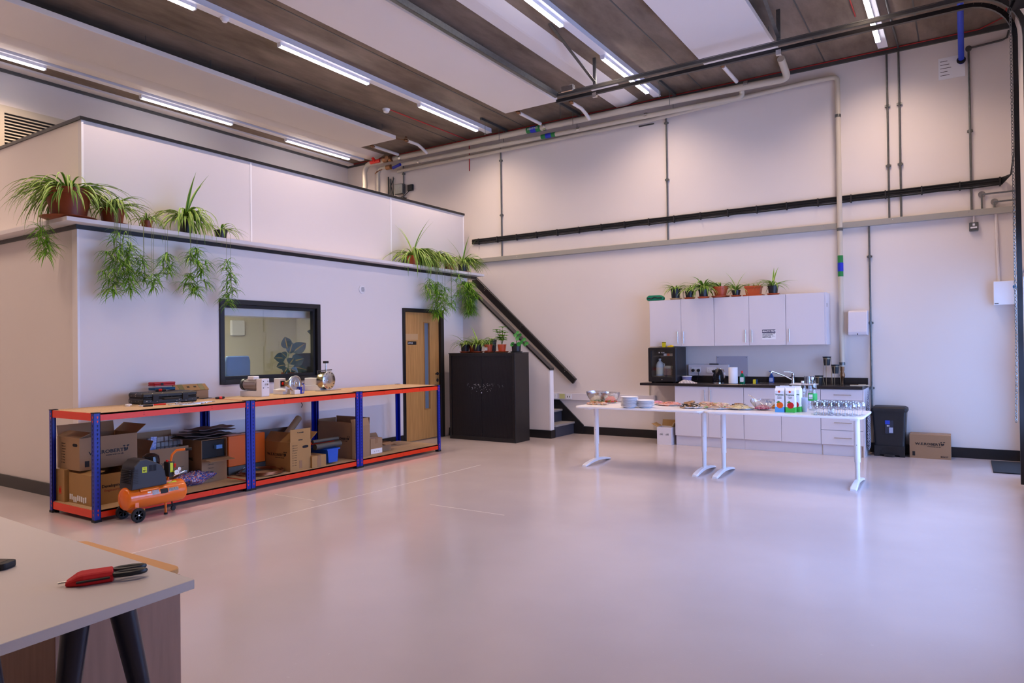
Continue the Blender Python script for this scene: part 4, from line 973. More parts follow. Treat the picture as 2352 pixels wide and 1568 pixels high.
MB().box(-.169,-.06,.09, -.160,.0,.16).build('switch_plate', M['ink'], m2)
MB().lathe([(0,0),(.02,0),(.018,.012),(0,.014)], (-.16,-.03,.125), 14, M=RX).build('red_button', M['red'], m2)
MB().lathe([(0,0),(.035,0),(.035,.05),(.05,.055),(.05,.13),(0,.13)], (-.14,0,.125), 20, M=RX).build('drive_body', mat('brassy_steel', (.42,.30,.18), .25, metal=.9), m2)
MB().lathe([(0,0),(.095,0),(.098,.01),(.098,.03),(.085,.034),(.080,.020),(.045,.020),(.040,.032),(.018,.034),(.012,.05),(0,.05)], (-.01,0,.128), 36, M=RX).build('round_flange', M['steel'], m2)
MB().tube([(-.24,-.07,.045),(-.12,-.085,.055),(-.05,-.08,.05)], .018, 10).build('white_hose', M['white'], m2)
MB().box(.0,.05,.0, .04,.09,.085).build('blue_bracket', M['blue'], m2, bevel=.003)
MB().tube([(-.05,.09,.17),(-.03,.19,.10),(-.04,.20,.03),(.03,.12,.008),(.05,.06,.008)], .006, 8).build('blue_hose', M['bluepipe'], m2)
m3 = thing('pump_unit', 'large bolted disc pump with upright stem, rightmost of the three machines', 'pump', (-6.95,6.28,ZD), .12)
MB().box(-.34,-.06,0, -.06,.06,.07).build('plinth', M['whitemetal'], m3, bevel=.003)
MB().box(-.34,-.05,.07, -.14,.05,.165).build('motor_box', M['whitemetal'], m3, bevel=.006)
MB().box(-.135,-.048,.085, -.1335,.04,.092).build('printed_strip', M['ink'], m3)
MB().lathe([(0,0),(.030,0),(.040,.01),(.026,.03),(.036,.05),(.024,.07),(0,.07)], (-.14,0,.13), 18, M=RX).build('coupling', M['darksteel'], m3)
MB().lathe([(0,0),(.112,0),(.115,.004),(.115,.10),(0,.10)], (-.08,0,.135), 40, M=RX).build('drum', mat('bronzed_steel', (.46,.34,.22), .22, metal=1), m3)
MB().lathe([(0,0),(.118,0),(.118,.012),(.112,.016),(.03,.016),(.028,.024),(0,.024)], (.02,0,.135), 40, M=RX).build('face_plate', M['steel'], m3)
for i in range(12): a0 = 2*PI*i/12; MB().lathe([(0,0),(.006,0),(.006,.003),(0,.003)], (.036,.098*math.cos(a0),.135+.098*math.sin(a0)), 8, M=RX).build('bolt', M['ink'], m3)
MB().tube([(-.02,0,.24),(-.02,0,.37)], .009, 10).build('stem', M['steel'], m3)
MB().box(-.045,-.03,.355, .005,.03,.385).build('stem_knob', M['blackmat'], m3, bevel=.004)
MB().tube([(-.10,-.06,.15),(-.10,-.07,.26),(-.02,-.02,.265),(.0,.09,.268)], .007, 8).build('clamp_arm', M['darksteel'], m3)
MB().tube([(-.34,-.05,.10),(-.38,-.09,.06),(-.34,-.09,.01)], .006, 8).build('cable', M['rub'], m3)
MB().box(-.06,-.16,0, .06,.20,.012).build('base_plate', M['steel'], m3)
p_ = onX(697,925,-6.42)
tag(MB().tube([(-6.46,p_.y,.88),(-6.45,p_.y+.01,.85),(-6.45,p_.y-.005,.82)], .005, 6).build('hanging_hook', M['darksteel']), 'small hook hanging under the middle bench top', 'hook')

# ------------------------------------------------------------------ compressor
cp = thing('air_compressor', 'orange wheeled air compressor with black motor cover in front of the near bench', 'air compressor', (-6.18,3.275,0), -.0); cp.scale = (.83,.83,.85)
M['orange'] = mat('orange_enamel', (.86,.17,.008), .22, coat=.5)
RY = Matrix.Rotation(-PI/2,4,'X')
tz, tr_ = .235, .118; TL = .60
prof = [(0,-.055)]+[(tr_*math.sin(q), -.055*math.cos(q)) for q in [PI/2*i/7 for i in range(1,8)]]+[(tr_, TL)]+[(tr_*math.cos(q), TL+.055*math.sin(q)) for q in [PI/2*i/7 for i in range(1,7)]]+[(0,TL+.055)]
MB().lathe(prof, (0,.0,tz), 40, M=RY).build('tank', M['orange'], cp)
g = MB().box(-.05,.06,tz+.09, .05,.48,tz+.125); g.prism([(.05,tz+.125),(.10,tz+.06),(.11,tz+.07),(.06,tz+.135)], 'y', .10,.30).build('saddle', M['orange'], cp)
sh = [(.0,.33),(.01,.44),(.03,.57),(.09,.63),(.16,.635),(.24,.60),(.33,.55),(.37,.48),(.39,.36),(.39,.335)]
MB().prism(sh, 'x', -.13, .115).build('motor_cover', mat('dark_grey_plastic', (.022,.023,.032), .45), cp, (0,0,0), bevel=.022, seg=3)
g = MB(); 
for i in range(9): g.box(.1155,-.002+.015,.395+i*.017, .117,.07,.402+i*.017)
for i in range(9): g.box(-.09,-.004,.395+i*.017, .09,.012,.402+i*.017)
g.build('louvre_slots', M['ink'], cp)
g = MB()
for i in range(6): g.box(.1153,.19+i*.014,.50, .1168,.197+i*.014,.565)
g.build('cooling_slits', M['holes'], cp)
st_ = MB().box(.1153,.115,.495, .117,.165,.555).build('yellow_sticker', mat('yellow_sticker', (.62,.75,.02), .4), cp)
text('97', .026, M['ink'], st_, (.1175,.136,.513), '+x', bold=.0012); text('dB', .012, M['ink'], st_, (.1175,.156,.510), '+x'); text('LWA', .011, M['ink'], st_, (.1175,.14,.541), '+x')
MB().lathe([(0,0),(.085,0),(.09,.02),(.09,.17),(.08,.21),(.04,.235),(0,.24)], (-.10,.33,.42), 24).build('cylinder_head', M['blackgloss'], cp)
MB().box(-.02,.43,.40, .08,.49,.56).build('pressure_switch', M['blackmat'], cp, bevel=.006)
MB().box(.0805,.445,.45, .082,.478,.55).build('switch_label', bpy.data.materials['yellow_sticker'], cp)
MB().lathe([(0,0),(.012,0),(.014,.018),(0,.02)], (.03,.44,.56), 12).build('red_switch', M['red'], cp)
MB().lathe([(0,0),(.018,0),(.018,.035),(.022,.04),(0,.042)], (.05,.51,.49), 14).build('red_regulator', M['red'], cp)
for (x, y, z, r_) in ((.10,.50,.445,.030),(.06,.555,.47,.022)):
    g_ = MB().lathe([(0,0),(r_,0),(r_,.016),(r_-.003,.018),(0,.018)], (x,y,z), 20, M=RX).build('gauge', M['chrome'], cp)
    MB().lathe([(0,0),(r_-.004,0),(0,.001)], (x+.0182,y,z), 20, M=RX).build('dial', M['paper'], g_)
    MB().box(x+.0195,y-.001,z-.002, x+.020,y+.012,z+.001).build('needle', M['ink'], g_)
MB().tube([(.04,.50,.40),(.06,.56,.42),(.07,.62,.44)], .010, 10).build('outlet', M['chrome'], cp)
MB().tube([(-.02,.47,tz+.10),(-.02,.50,.50),(-.02,.53,.62),(-.0,.57,.665),(.06,.66,.67)], .013, 12).build('handle', M['orange'], cp)
MB().tube([(.05,.645,.669),(.085,.70,.672)], .0165, 12).build('handle_grip', M['rub'], cp)
for (y, x, lab) in ((.06,.135,0),(.06,-.17,1)):
    w_ = MB().lathe([(.055,-.016),(.072,-.014),(.074,0),(.072,.014),(.055,.016),(.052,0),(.055,-.016)], (x,y,.074), 28, M=RX).build('wheel', M['rub'], cp)
    g = MB().lathe([(.0,-.012),(.014,-.012),(.014,.012),(0,.012)], (x,y,.074), 14, M=RX)
    g.lathe([(.046,-.010),(.055,-.010),(.055,.010),(.046,.010),(.046,-.010)], (x,y,.074), 28, M=RX)
    for i in range(6):
        R_ = Matrix.Translation((x,y,.074)) @ Matrix.Rotation(PI/3*i,4,'X'); g.box(-.004,-.006,.01, .006,.006,.05, M=R_)
    g.build('hub', M['blackmat'], w_)
MB().tube([(.15,.06,.074),(-.18,.06,.074)], .008, 8).build('axle', M['steel'], cp)
MB().prism([(-.02,tz-.10),(.06,.07),(.08,tz-.10)], 'x', -.01, .01).build('wheel_bracket', M['orange'], cp); MB().box(.10,.04,.08, .112,.08,tz-.02).build('wheel_bracket', M['orange'], cp)
MB().tube([(.03,.42,.0),(.03,.42,tz-.10)], .013, 12).build('front_leg', M['orange'], cp)
MB().lathe([(0,0),(.02,0),(.018,.02),(0,.02)], (.03,.42,-.0), 14).build('leg_foot', M['rub'], cp)
MB().lathe([(.0,-.01),(.026,-.01),(.026,.01),(0,.01)], (-.06,.56,.03), 16, M=RX).tube([(-.06,.56,.03),(-.06,.54,.13)], .008, 8).build('castor', M['blackmat'], cp)
MB().tube([(.05,.17,tz-.12),(.05,.17,tz-.15)], .008, 8).build('drain_valve', mat('brass', (.5,.33,.10), .3, metal=.9), cp)
def tank_label(y0_, y1_, a0, a1, m_, nm, z_=0):
    g = MB(); n = 5
    vs = [(math.cos(a0+(a1-a0)*i/n)*(tr_+.001), y, tz+math.sin(a0+(a1-a0)*i/n)*(tr_+.001)) for y in (y0_, y1_) for i in range(n+1)]
    g.add(vs, [(i,i+1,i+n+2,i+n+1) for i in range(n)], 0, True); return g.build(nm, m_, cp)
tank_label(.175,.215,.36,.48, M['paper'], 'small_plate'); tank_label(.225,.30,.12,.52, mat('silver_label', (.5,.5,.55), .35, noise=.5, nscale=90), 'rating_plate')
tank_label(.315,.40,.10,.52, M['ink'], 'black_label'); tank_label(.41,.52,.18,.48, mat('black_text_label', (.015,.015,.018), .4, noise=.9, nscale=160, col2=(.5,.5,.5)), 'text_label')
tank_label(.43,.53,1.0,1.2, bpy.data.materials['yellow_sticker'], 'yellow_strip')
# ------------------------------------------------------------------ plants
def leaf_strip(g, p0, az, e0, e1, L, w_, rnd, mids=(0,), edge=1, seg=7, twist=0):
    """one arching strap leaf: dark middle, pale margins"""
    p = Vector(p0); h = Vector((math.cos(az), math.sin(az), 0)); side = Vector((-math.sin(az), math.cos(az), 0))
    rows = []
    for i in range(seg+1):
        f = i/seg; el = e0+(e1-e0)*(f**.85)
        ww = 1.5*w_*(.45+.55*math.sin(PI*min(1, f*1.15+.12)))*(1 if f < .75 else (1-f)/.25*.95+.05)
        up = Vector((-h.x*math.sin(el), -h.y*math.sin(el), math.cos(el)))
        rows.append((p-side*ww+up*ww*.35, p-side*ww*.45, p+side*ww*.45, p+side*ww+up*ww*.35))
        p = p + (h*math.cos(el)+Vector((0,0,math.sin(el))))*(L/seg)
    vs = [v for r_ in rows for v in r_]; b = len(g.v)
    g.v += [tuple(v) for v in vs]
    for i in range(seg):
        for k in range(3):
            q = b+i*4+k; g.f.append((q, q+1, q+5, q+4)); g.m.append(mids[0] if k == 1 else edge); g.sm.append(True)
def plantlet(g, c, rnd, L, n, w_=.004, down=True, mi=2):
    for i in range(n):
        az = rnd.uniform(0, 2*PI); e0 = rnd.uniform(-.5, .9) if down else rnd.uniform(.3,1.3)
        leaf_strip(g, c, az, e0, rnd.uniform(-1.5,-1.0) if down else -.3, L*rnd.uniform(.6,1.15), w_*rnd.uniform(.7,1.2), rnd, (mi,), mi if rnd.random() < .6 else 1, seg=4)
POTS = {'terra': 'terra', 'orange': 'terra2', 'black': 'potblack'}
GC = 'pots on the wall cupboards'
def spider(label, loc, r_, h_, pm='terra', n=24, L=.2, w_=.006, seed=1, saucer=True, hang=(), bias=None, e=(.3,1.35), group=None, flare=.8, name='spider_plant', sm=None, tall=0, droop=(-1.45,-.5)):
    rnd = random.Random(seed); t_ = thing(name, label, 'plant', loc, 0, group)
    if group in (GC, 'pots on the black cupboard'): L *= 1.3; n = int(n*1.5); w_ *= 1.25; droop = (-1.3,.1)
    s0 = .012 if saucer else 0
    if saucer: MB().lathe([(0,0),(r_*.95,0),(r_*1.18,.018),(r_*1.22,.020),(r_*1.22,.024),(r_*1.15,.022),(r_*.9,.008),(0,.008)], (0,0,0), 28).build('saucer', M[sm or 'terra2'], t_)
    rt = h_*.13
    MB().lathe([(0,s0),(r_*flare,s0),(r_*.96,s0+h_-rt*1.5),(r_*1.0,s0+h_-rt*1.5),(r_*1.04,s0+h_),(r_*.98,s0+h_),(r_*.93,s0+h_*.82)], (0,0,0), 32).build('pot', M[pm], t_)
    MB().lathe([(0,s0+h_*.88),(r_*.95,s0+h_*.88)], (0,0,0), 24).build('soil', M['soil'], t_)
    g = MB(); top = Vector((0,0,s0+h_*.9))
    for i in range(int(n*1.25)):
        az = rnd.uniform(0, 2*PI)
        if bias is not None and rnd.random() < .6: az = bias + rnd.gauss(0,.7)
        p0 = top+Vector((math.cos(az), math.sin(az), 0))*r_*rnd.uniform(.05,.45)
        e0 = rnd.uniform(*e); l_ = L*rnd.uniform(.6,1.1)
        leaf_strip(g, p0, az, e0, rnd.uniform(*droop)-.35, l_, w_*rnd.uniform(.7,1.2), rnd, (0,), 1, 8)
    for i in range(tall):
        leaf_strip(g, top, rnd.uniform(0,2*PI), 1.35, .7, L*1.1, w_*1.2, rnd, (0,), 1, 8)
    g.build('foliage', [M['leaf'],M['leafpale'],M['leafbright']], t_, fix=False)
    if hang:
        gs, gl = MB(), MB()
        for (cx, cy, cz_, rad, dz, cnt, dens) in hang:      # in world coordinates: bundle centre line, top, radius, length
            c0 = Vector((cx-loc[0], cy-loc[1], cz_-loc[2]))
            for s_ in range(3):
                q = rnd.uniform(-.4,.4)*rad
                pts = [top, top+Vector((c0.x*.5, (c0.y+q)*.5, .07)), Vector((c0.x, c0.y+q, max(top.z*.3, c0.z+.02))), c0+Vector((0,q,0)), c0+Vector((rnd.uniform(-.02,.03), q*1.2, -dz*.75))]
                gs.tube(pts, .0016, 4, 0, cap=False)
            for k in range(int(cnt*1.5)):
                f = (k+.5)/int(cnt*1.5); wv = math.sin(PI*min(1, f*.8+.15))
                c_ = c0+Vector((rnd.uniform(-.35,.6)*rad*wv, rnd.gauss(0,.5)*rad*wv, -dz*f*.9))
                plantlet(gl, c_, rnd, .15+.07*rnd.random(), dens+3, .0045)
        gs.build('trailing_stems', M['stem'], t_, fix=False); gl.build('hanging_plantlets', [M['leaf'],M['leafpale'],M['leafbright']], t_, fix=False)
    return t_
LZ = ZL+.0855; PXL = -7.47; HX = LX+.05
def hg(px, y0, y1, wpx, cnt=8, dens=9, X=HX):
    a = onX(px, y0, X); b_ = onX(px, y1, X); ppm = FPX/((a-Vector((0,0,EYE))).dot(FW))
    return (X, a.y, a.z, wpx/ppm/2, a.z-b_.z, cnt, dens)
def ledge(px, dx=0): return (PXL+dx, onX(px, 520, PXL+dx).y, LZ)
gl_ = 'plants on the office ledge'
pb = onX(158,505,-7.50)
spider('huge terracotta pot of drooping spider plant on the ledge corner', (-7.50,pb.y,LZ), .205, .29, 'terra', 150, .60, .0085, 3, True,
    hang=[(-7.62,LY-.06,onY(92,520,LY-.06).z,.06,.30,5,8), (-7.52,LY-.05,onY(112,540,LY-.05).z,.035,.24,4,6)], e=(.0,1.0), droop=(-1.6,-.7), group=gl_, name='spider_plant', sm='terra', flare=.72)
spider('medium terracotta pot with long plant tresses hanging below the ledge, beside the huge pot', ledge(258), .118, .16, 'terra', 60, .44, .008, 5, True, hang=[hg(262,575,690,46,11,11), hg(298,560,682,46,11,11), hg(275,530,590,26,4,7)], bias=.0, group=gl_, sm='terra')
spider('small brown pot in an orange saucer, trailing a V of plantlets', ledge(337,.05), .058, .085, 'terra', 24, .26, .007, 8, True, hang=[hg(327,590,655,22,6,9), hg(382,580,640,22,6,9), hg(352,630,666,18,3,9)], group=gl_)
spider('black pot of tall striped spider plant, fourth along the ledge', ledge(427), .075, .17, 'potblack', 80, .55, .0095, 11, True, hang=[hg(447,570,690,58,15,12)], group=gl_, tall=4, e=(.2,1.3), droop=(-1.7,-.9), bias=0)
spider('low dark grey pot on an orange saucer above the window corner', ledge(507), .076, .11, 'potblack', 16, .34, .007, 14, True, hang=[hg(525,600,716,30,9,10)], group=gl_, bias=.5)
spider('orange pot with a mass of cream-striped leaves, leftmost above the oak door', ledge(948), .10, .16, 'terra2', 190, .62, .0085, 21, True, hang=[hg(1002,650,735,56,20,13), hg(985,640,690,26,5,8)], group=gl_, tall=4, e=(.1,1.2), droop=(-1.75,-.9), bias=.6)
spider('tall dark pot hidden by foliage between two orange pots above the door', ledge(995,.02), .09, .15, 'terra', 120, .58, .008, 22, True, group=gl_, droop=(-1.7,-.9), bias=.3, hang=[hg(1020,660,700,30,6,8)], e=(.2,1.2))
spider('orange pot tilted half out of the foliage near the end of the ledge', ledge(1030,.05), .085, .14, 'terra2', 34, .42, .007, 23, True, group=gl_, hang=[hg(1036,690,712,14,2,8)])
spider('black pot of spider plant at the very end of the ledge by the handrail', ledge(1062), .10, .15, 'potblack', 100, .52, .008, 24, True, hang=[(onY(1080,650,SWY-.06).x,SWY-.10,onY(1080,650,SWY-.06).z,.17,.60,30,13), hg(1050,630,690,30,6,9)], group=gl_, tall=3, bias=.8)

# ------------------------------------------------------------------ black tambour cupboard
KX0, KX1, KY0, KY1 = -7.15, -5.86, 9.08, 9.49
KH = onY(1185,812,KY0).z
k_ = thing('tambour_cupboard', 'wide matt black tambour cupboard with scratched doors, beside the oak door', 'cupboard', (KX0,KY0,0))
W = KX1-KX0; D = KY1-KY0
g = MB(); g.box(0,0.0,0, .02,D,KH).box(W-.02,0,0, W,D,KH).box(.02,D-.01,0, W-.02,D,KH).box(.02,.0,0, W-.02,D-.01,.06)
g.build('carcass', M['black'], k_, bevel=.002)
MB().box(-.004,-.012,KH, W+.004,D,KH+.018).build('top_panel', M['black'], k_, bevel=.003)
g = MB(); g.box(.02,.0,.06, .045,.03,KH).box(W-.045,.0,.06, W-.02,.03,KH).box(.045,0,KH-.03, W-.045,.03,KH); g.build('door_surround', M['black'], k_)
mt = mat('tambour_black', (.012,.011,.014), .38); 
for s in (0,1):
    g = MB(); x0 = .05+s*(W/2-.048); x1 = x0+W/2-.054; n = 40
    for i in range(n):
        a = x0+(x1-x0)*i/n; b_ = x0+(x1-x0)*(i+1)/n
        g.add([(a,.020,.06),(a+.002,.012,.06),(b_-.002,.012,.06),(b_,.020,.06),(a,.020,KH-.03),(a+.002,.012,KH-.03),(b_-.002,.012,KH-.03),(b_,.020,KH-.03)], [(0,1,5,4),(1,2,6,5),(2,3,7,6)])
    d_ = g.build('tambour_door', mt, k_)
    hx = W/2-.02 if s == 0 else W/2+.004
    MB().box(hx,-.002,KH-.56+.04, hx+.012,.013,KH-.44+.04).build('handle', M['blackmat'], d_, bevel=.002)
MB().lathe([(0,0),(.010,0),(.010,.004),(0,.004)], (W/2,.012,KH-.62), 12, M=Matrix.Rotation(PI/2,4,'X')).build('lock', M['chrome'], k_)
g = MB(); rnd = random.Random(5)
for i in range(70):
    x = W/2+rnd.gauss(0,.16); z = KH-.47-abs(rnd.gauss(0,.05))-.02*rnd.random(); s_ = rnd.uniform(.002,.006)
    if abs(x-W/2) < .5: g.box(x,.0105,z, x+s_*1.5,.0118,z+s_)
g.build('chipped_paint', M['whitemetal'], k_)
KT = KH+.0185
gk = 'pots on the black cupboard'
def kp(px, dy=.0): p = onY(px, 800, 9.25+dy); return (p.x, 9.25+dy, KT)
spider('black pot of spider plant at the left end of the cupboard top', kp(1068), .075, .125, 'potblack', 18, .24, .006, 31, True, group=gk)
spider('small black pot half behind an orange pot, second on the cupboard', kp(1085,.10), .06, .11, 'terra2', 16, .20, .005, 32, True, group=gk)
spider('dark ribbed pot in the middle of the cupboard row with pale trailing leaves', kp(1097,-.02), .078, .12, 'potblack', 22, .28, .006, 33, True, group=gk, tall=1)
t_ = spider('orange pot with a small white label on its front', kp(1122,-.02), .068, .12, 'terra2', 20, .20, .005, 34, True, group=gk)
MB().box(-.025,-.066,.035, .025,-.0655,.085).build('label_sticker', M['paper'], t_)
spider('taller black square-sided pot behind the labelled orange pot', kp(1131,.13), .07, .21, 'potblack', 10, .12, .005, 35, False, group=gk, flare=.85)
# bushy plant
bp2 = thing('umbrella_plant', 'bushy small-leaved plant in an orange pot on a wide saucer', 'plant', kp(1153), 0, gk)
MB().lathe([(0,0),(.09,0),(.115,.02),(.11,.022),(.09,.01),(0,.01)], (0,0,0), 28).build('saucer', M['terra2'], bp2)
MB().lathe([(0,.012),(.055,.012),(.072,.13),(.066,.13),(.06,.12)], (0,0,0), 28).build('pot', M['terra2'], bp2)
MB().lathe([(0,.12),(.064,.12)], (0,0,0), 20).build('soil', M['soil'], bp2)
g = MB(); gs = MB(); rnd = random.Random(9)
for i in range(9):
    az = rnd.uniform(0,2*PI); hh = rnd.uniform(.12,.30); p0 = Vector((0,0,.12)); p1_ = Vector((math.cos(az)*.05-.04*(hh > .2), math.sin(az)*.05, .12+hh)); gs.tube([p0, (p0+p1_)/2+Vector((.01,0,.01)), p1_], .003, 5)
    for k in range(7):
        for j in range(2): leaf_strip(g, p0.lerp(p1_, .5+.5*j), 2*PI*k/7+i, .5, -.5, .085, .014, rnd, (0,), 0, 4)
gs.build('stems', M['stem'], bp2); g.build('foliage', [M['leafbright']], bp2, fix=False)
# pilea
pp_ = thing('pilea_plant', 'round-leaved plant in a black pot at the right end of the cupboard top', 'plant', kp(1186), 0, gk)
MB().lathe([(0,0),(.085,0),(.10,.016),(.096,.018),(.08,.008),(0,.008)], (0,0,0), 28).build('saucer', M['potblack'], pp_)
MB().lathe([(0,.01),(.068,.01),(.078,.14),(.072,.14),(.066,.13)], (0,0,0), 28).build('pot', M['potblack'], pp_)
MB().lathe([(0,.13),(.07,.13)], (0,0,0), 20).build('soil', M['soil'], pp_)
rnd = random.Random(12); gs = MB(); gl2 = MB()
spots = [(.02,-.05,.27),(.10,-.04,.27),(.17,-.03,.20),(.06,-.06,.22),(.13,-.05,.16),(-.03,-.07,.13),(.18,-.03,.12),(.09,-.07,.13),(.22,-.04,.14),(.06,-.05,.31)]
for (x, y, z) in spots:
    r_ = rnd.uniform(.028,.042); c_ = Vector((x, y, z)); gs.tube([(0,0,.13),(x*.5,y*.5,.13+(z-.13)*.8),c_], .0022, 5)
    nrm = Vector((rnd.uniform(-.2,.4), -1, rnd.uniform(.1,.6))).normalized(); u = nrm.orthogonal().normalized(); v = nrm.cross(u)
    ring = [c_+nrm*.004*0+(u*math.cos(q)+v*math.sin(q))*r_ for q in [2*PI*i/14 for i in range(14)]]
    gl2.add([c_+nrm*-.006]+ring, [(0,i+1,(i+1) % 14+1) for i in range(14)], 0, True)
gs.build('stems', M['stem'], pp_); gl2.build('foliage', mat('round_leaf_green', (.02,.23,.03), .35), pp_, fix=False)

# ------------------------------------------------------------------ kitchen
KF = 10.03
def bar_handle(parent, loc, ln, vertical=True, out=(0,-1)):
    g = MB(); a = Vector((0,0,ln/2)) if vertical else Vector((ln/2,0,0)); n_ = Vector((0,-.03,0)); k = a*.8
    g.tube([-a+n_, a+n_], .006, 10).tube([-k, -k+n_], .0045, 8).tube([k, k+n_], .0045, 8)
    return g.build('handle', M['steel'], parent, loc)
def unit(name, label, x0, w_, y0, d_, z0, z1, doors, hz, group, plinth=False):
    """carcass with side-by-side doors; doors = list of handle sides"""
    t_ = thing(name, label, 'cupboard', (x0, y0, 0), 0, group)
    MB().box(.0,.02,z0, w_,d_,z1).build('carcass', M['kitwhite'], t_)
    n = len(doors); dw = w_/n
    for i, s in enumerate(doors):
        d = MB().box(i*dw+.002,0,z0+.002, (i+1)*dw-.002,.018,z1-.002).build('door', M['kitwhite'], t_, bevel=.0015)
        if s: bar_handle(d, ((i+1)*dw-.045 if s == 'r' else i*dw+.045, 0, hz), .18)
    if plinth: MB().box(.0,.045,.0, w_,.06,z0).build('plinth', M['kitwhite'], t_)
    return t_
ZB0, ZB1 = .145, .878
gb = 'white base units'
unit('base_unit', 'white double base cupboard at the left, with two upright bar handles', -3.65,1.003,KF,.57,ZB0,ZB1,['r','l'],.74,gb,True)
unit('base_unit', 'white double base cupboard under the sink, behind the juice cartons', -2.645,1.003,KF,.57,ZB0,ZB1,['',''],.74,gb,True)
t_ = thing('drawer_unit', 'white base unit of four drawers with horizontal bar handles, by the black bin', 'drawers', (-1.64,KF,0), 0, gb)
MB().box(0,.02,ZB0, .505,.57,ZB1).build('carcass', M['kitwhite'], t_)
for z0, z1 in ((ZB0,.335),(.337,.54),(.542,.73),(.732,ZB1-.003)):
    d = MB().box(.002,0,z0+.002, .503,.018,z1-.002).build('drawer', M['kitwhite'], t_, bevel=.0015)
    bar_handle(d, (.27,0,(z0+z1)/2), .21, False)
MB().box(0,.045,0, .505,.06,ZB0).build('plinth', M['kitwhite'], t_)
MB().box(.505,-.0,0, .52,.57,ZB1).build('end_panel', M['kitwhite'], t_)
for x in (.01,.49): MB().box(x-.004,.0449-.001,.0, x+.004,.0449,.13).build('stained_joint', mat('stain_%d' % int(x*100), (.45,.33,.2), .7), t_)
wt = thing('worktop', 'dark laminate worktop with upstand running over the base units', 'worktop', (-4.19,KF-.03,0))
MB().box(0,0,.88, 3.06,.62,.918).build('surface', mat('dark_laminate', (.022,.018,.018), .22), wt, bevel=.004)
MB().box(0,.595,.918, 3.06,.615,1.005).build('upstand', bpy.data.materials['dark_laminate'], wt)
ZW = .9185
sink = thing('sink', 'stainless steel sink and drainer set in the dark worktop', 'sink', (-2.55,KF+.06,ZW))
g = MB()
g.box(0,0,0, .86,.02,.004).box(0,.42,0, .86,.44,.004).box(0,.02,0, .02,.42,.004).box(.42,.02,0, .86,.42,.003); g.build('rim', M['steel'], sink)
MB().box(.02,.02,-.14, .42,.42,-.137).box(.02,.02,-.137, .023,.42,.002).box(.417,.02,-.137, .42,.42,.002).box(.023,.02,-.137, .417,.023,.002).box(.023,.417,-.137, .417,.42,.002).build('bowl', M['steel'], sink)
MB().box(.50,.03,.003, .84,.40,.012).build('drainer_tray', M['white'], sink, bevel=.004)
tp = thing('mixer_tap', 'chrome lever mixer tap with a long slanting spout', 'tap', (-2.07,KF+.44,ZW))
MB().lathe([(0,0),(.028,0),(.024,.03),(.022,.12),(.025,.13),(.018,.15),(0,.152)], (0,0,0), 20).build('body', M['chrome'], tp)
MB().tube([(0,-.0,.05),(-.10,-.06,.11),(-.24,-.16,.175),(-.255,-.17,.168),(-.258,-.172,.15)], .011, 12).build('spout', M['chrome'], tp)
MB().tube([(0,0,.15),(-.03,-.02,.165),(-.11,-.05,.168)], .007, 10).build('lever', M['chrome'], tp)
# wall cupboards
YC = 10.27; gw = 'white wall cupboards'
unit('wall_cupboard', 'left pair of white wall cupboard doors, above the glass-door fridge', -4.125,1.005,YC,.345,1.465,2.178,['r','l'],1.60,gw)
t5 = unit('wall_cupboard', 'middle pair of white wall cupboard doors, one bearing the hygiene notice', -3.118,1.005,YC,.345,1.465,2.178,['r','l'],1.60,gw)
t_ = unit('wall_cupboard', 'single white wall cupboard at the right end beside the pale pipe', -2.111,.502,YC,.345,1.465,2.178,['l'],1.60,gw)
MB().box(.502,.01,1.465, .52,.345,2.178).build('end_panel', M['kitwhite'], t_)
MB().box(.520,.05,1.98, .524,.09,2.03).build('hinge_cap', M['steel'], t_)
# notice
a = onY(1750,756,YC); b_ = onY(1782,779,YC)
nz = thing('hygiene_notice', 'small white HEALTH FIRST notice stuck on a cupboard door', 'notice', (a.x,YC,b_.z))
nw, nh = b_.x-a.x, a.z-b_.z
MB().box(0,-.0012,0, nw,0,nh).build('sheet', M['paper'], nz)
MB().box(.003,-.0018,nh-.052, nw-.003,-.0012,nh-.006).build('title_bar', mat('navy_ink', (.015,.01,.06), .5), nz)
text('HEALTH FIRST', .030, M['paper'], nz, (nw/2,-.0020,nh-.029), '-y', bold=.0012)
for i, s_ in enumerate(('WASH YOUR HANDS AND','USE HAND SANITIZER','TO PREVENT THE','SPREAD OF GERMS')): text(s_, .0145, M['ink'], nz, (.005,-.0016,nh-.066-i*.0165), '-y', bold=.0006, align='LEFT')
MB().tube([(nw-.05,-.002,.03),(nw-.045,-.002,.055),(nw-.035,-.002,.035),(nw-.025,-.002,.055),(nw-.02,-.002,.04),(nw-.01,-.002,.042)], .001, 4).build('drawn_hands', M['ink'], nz)
# plants on top of the cupboards
gc = 'pots on the wall cupboards'; CT = 2.1785
def cp_(px, dy=.10): p = onY(px, 680, YC+dy); return (p.x, YC+dy, CT)
spider('tall black pot of spider plant on a wooden block, leftmost on the wall cupboards', cp_(1552), .075, .155, 'potblack', 18, .22, .006, 41, True, group=gc, sm='ply')
spider('short black pot, second from the left on the wall cupboards', cp_(1584), .068, .11, 'potblack', 14, .22, .006, 42, True, group=gc)
spider('black pot with striped leaves spilling down over a cupboard door', cp_(1616,.05), .075, .12, 'potblack', 34, .30, .007, 43, True, group=gc, bias=-PI/2)
spider('rounded orange-brown pot of spider plant in the middle of the wall cupboards', cp_(1655), .11, .15, 'terra2', 22, .24, .006, 44, True, group=gc, flare=.66, bias=PI)
spider('small brown-black pot between two orange pots on the wall cupboards', cp_(1691), .062, .085, 'potblack', 18, .24, .005, 45, True, group=gc, tall=2)
t_ = thing('planter_trough', 'rectangular orange planter with short shoots on the wall cupboards', 'plant', cp_(1731), 0, gc)
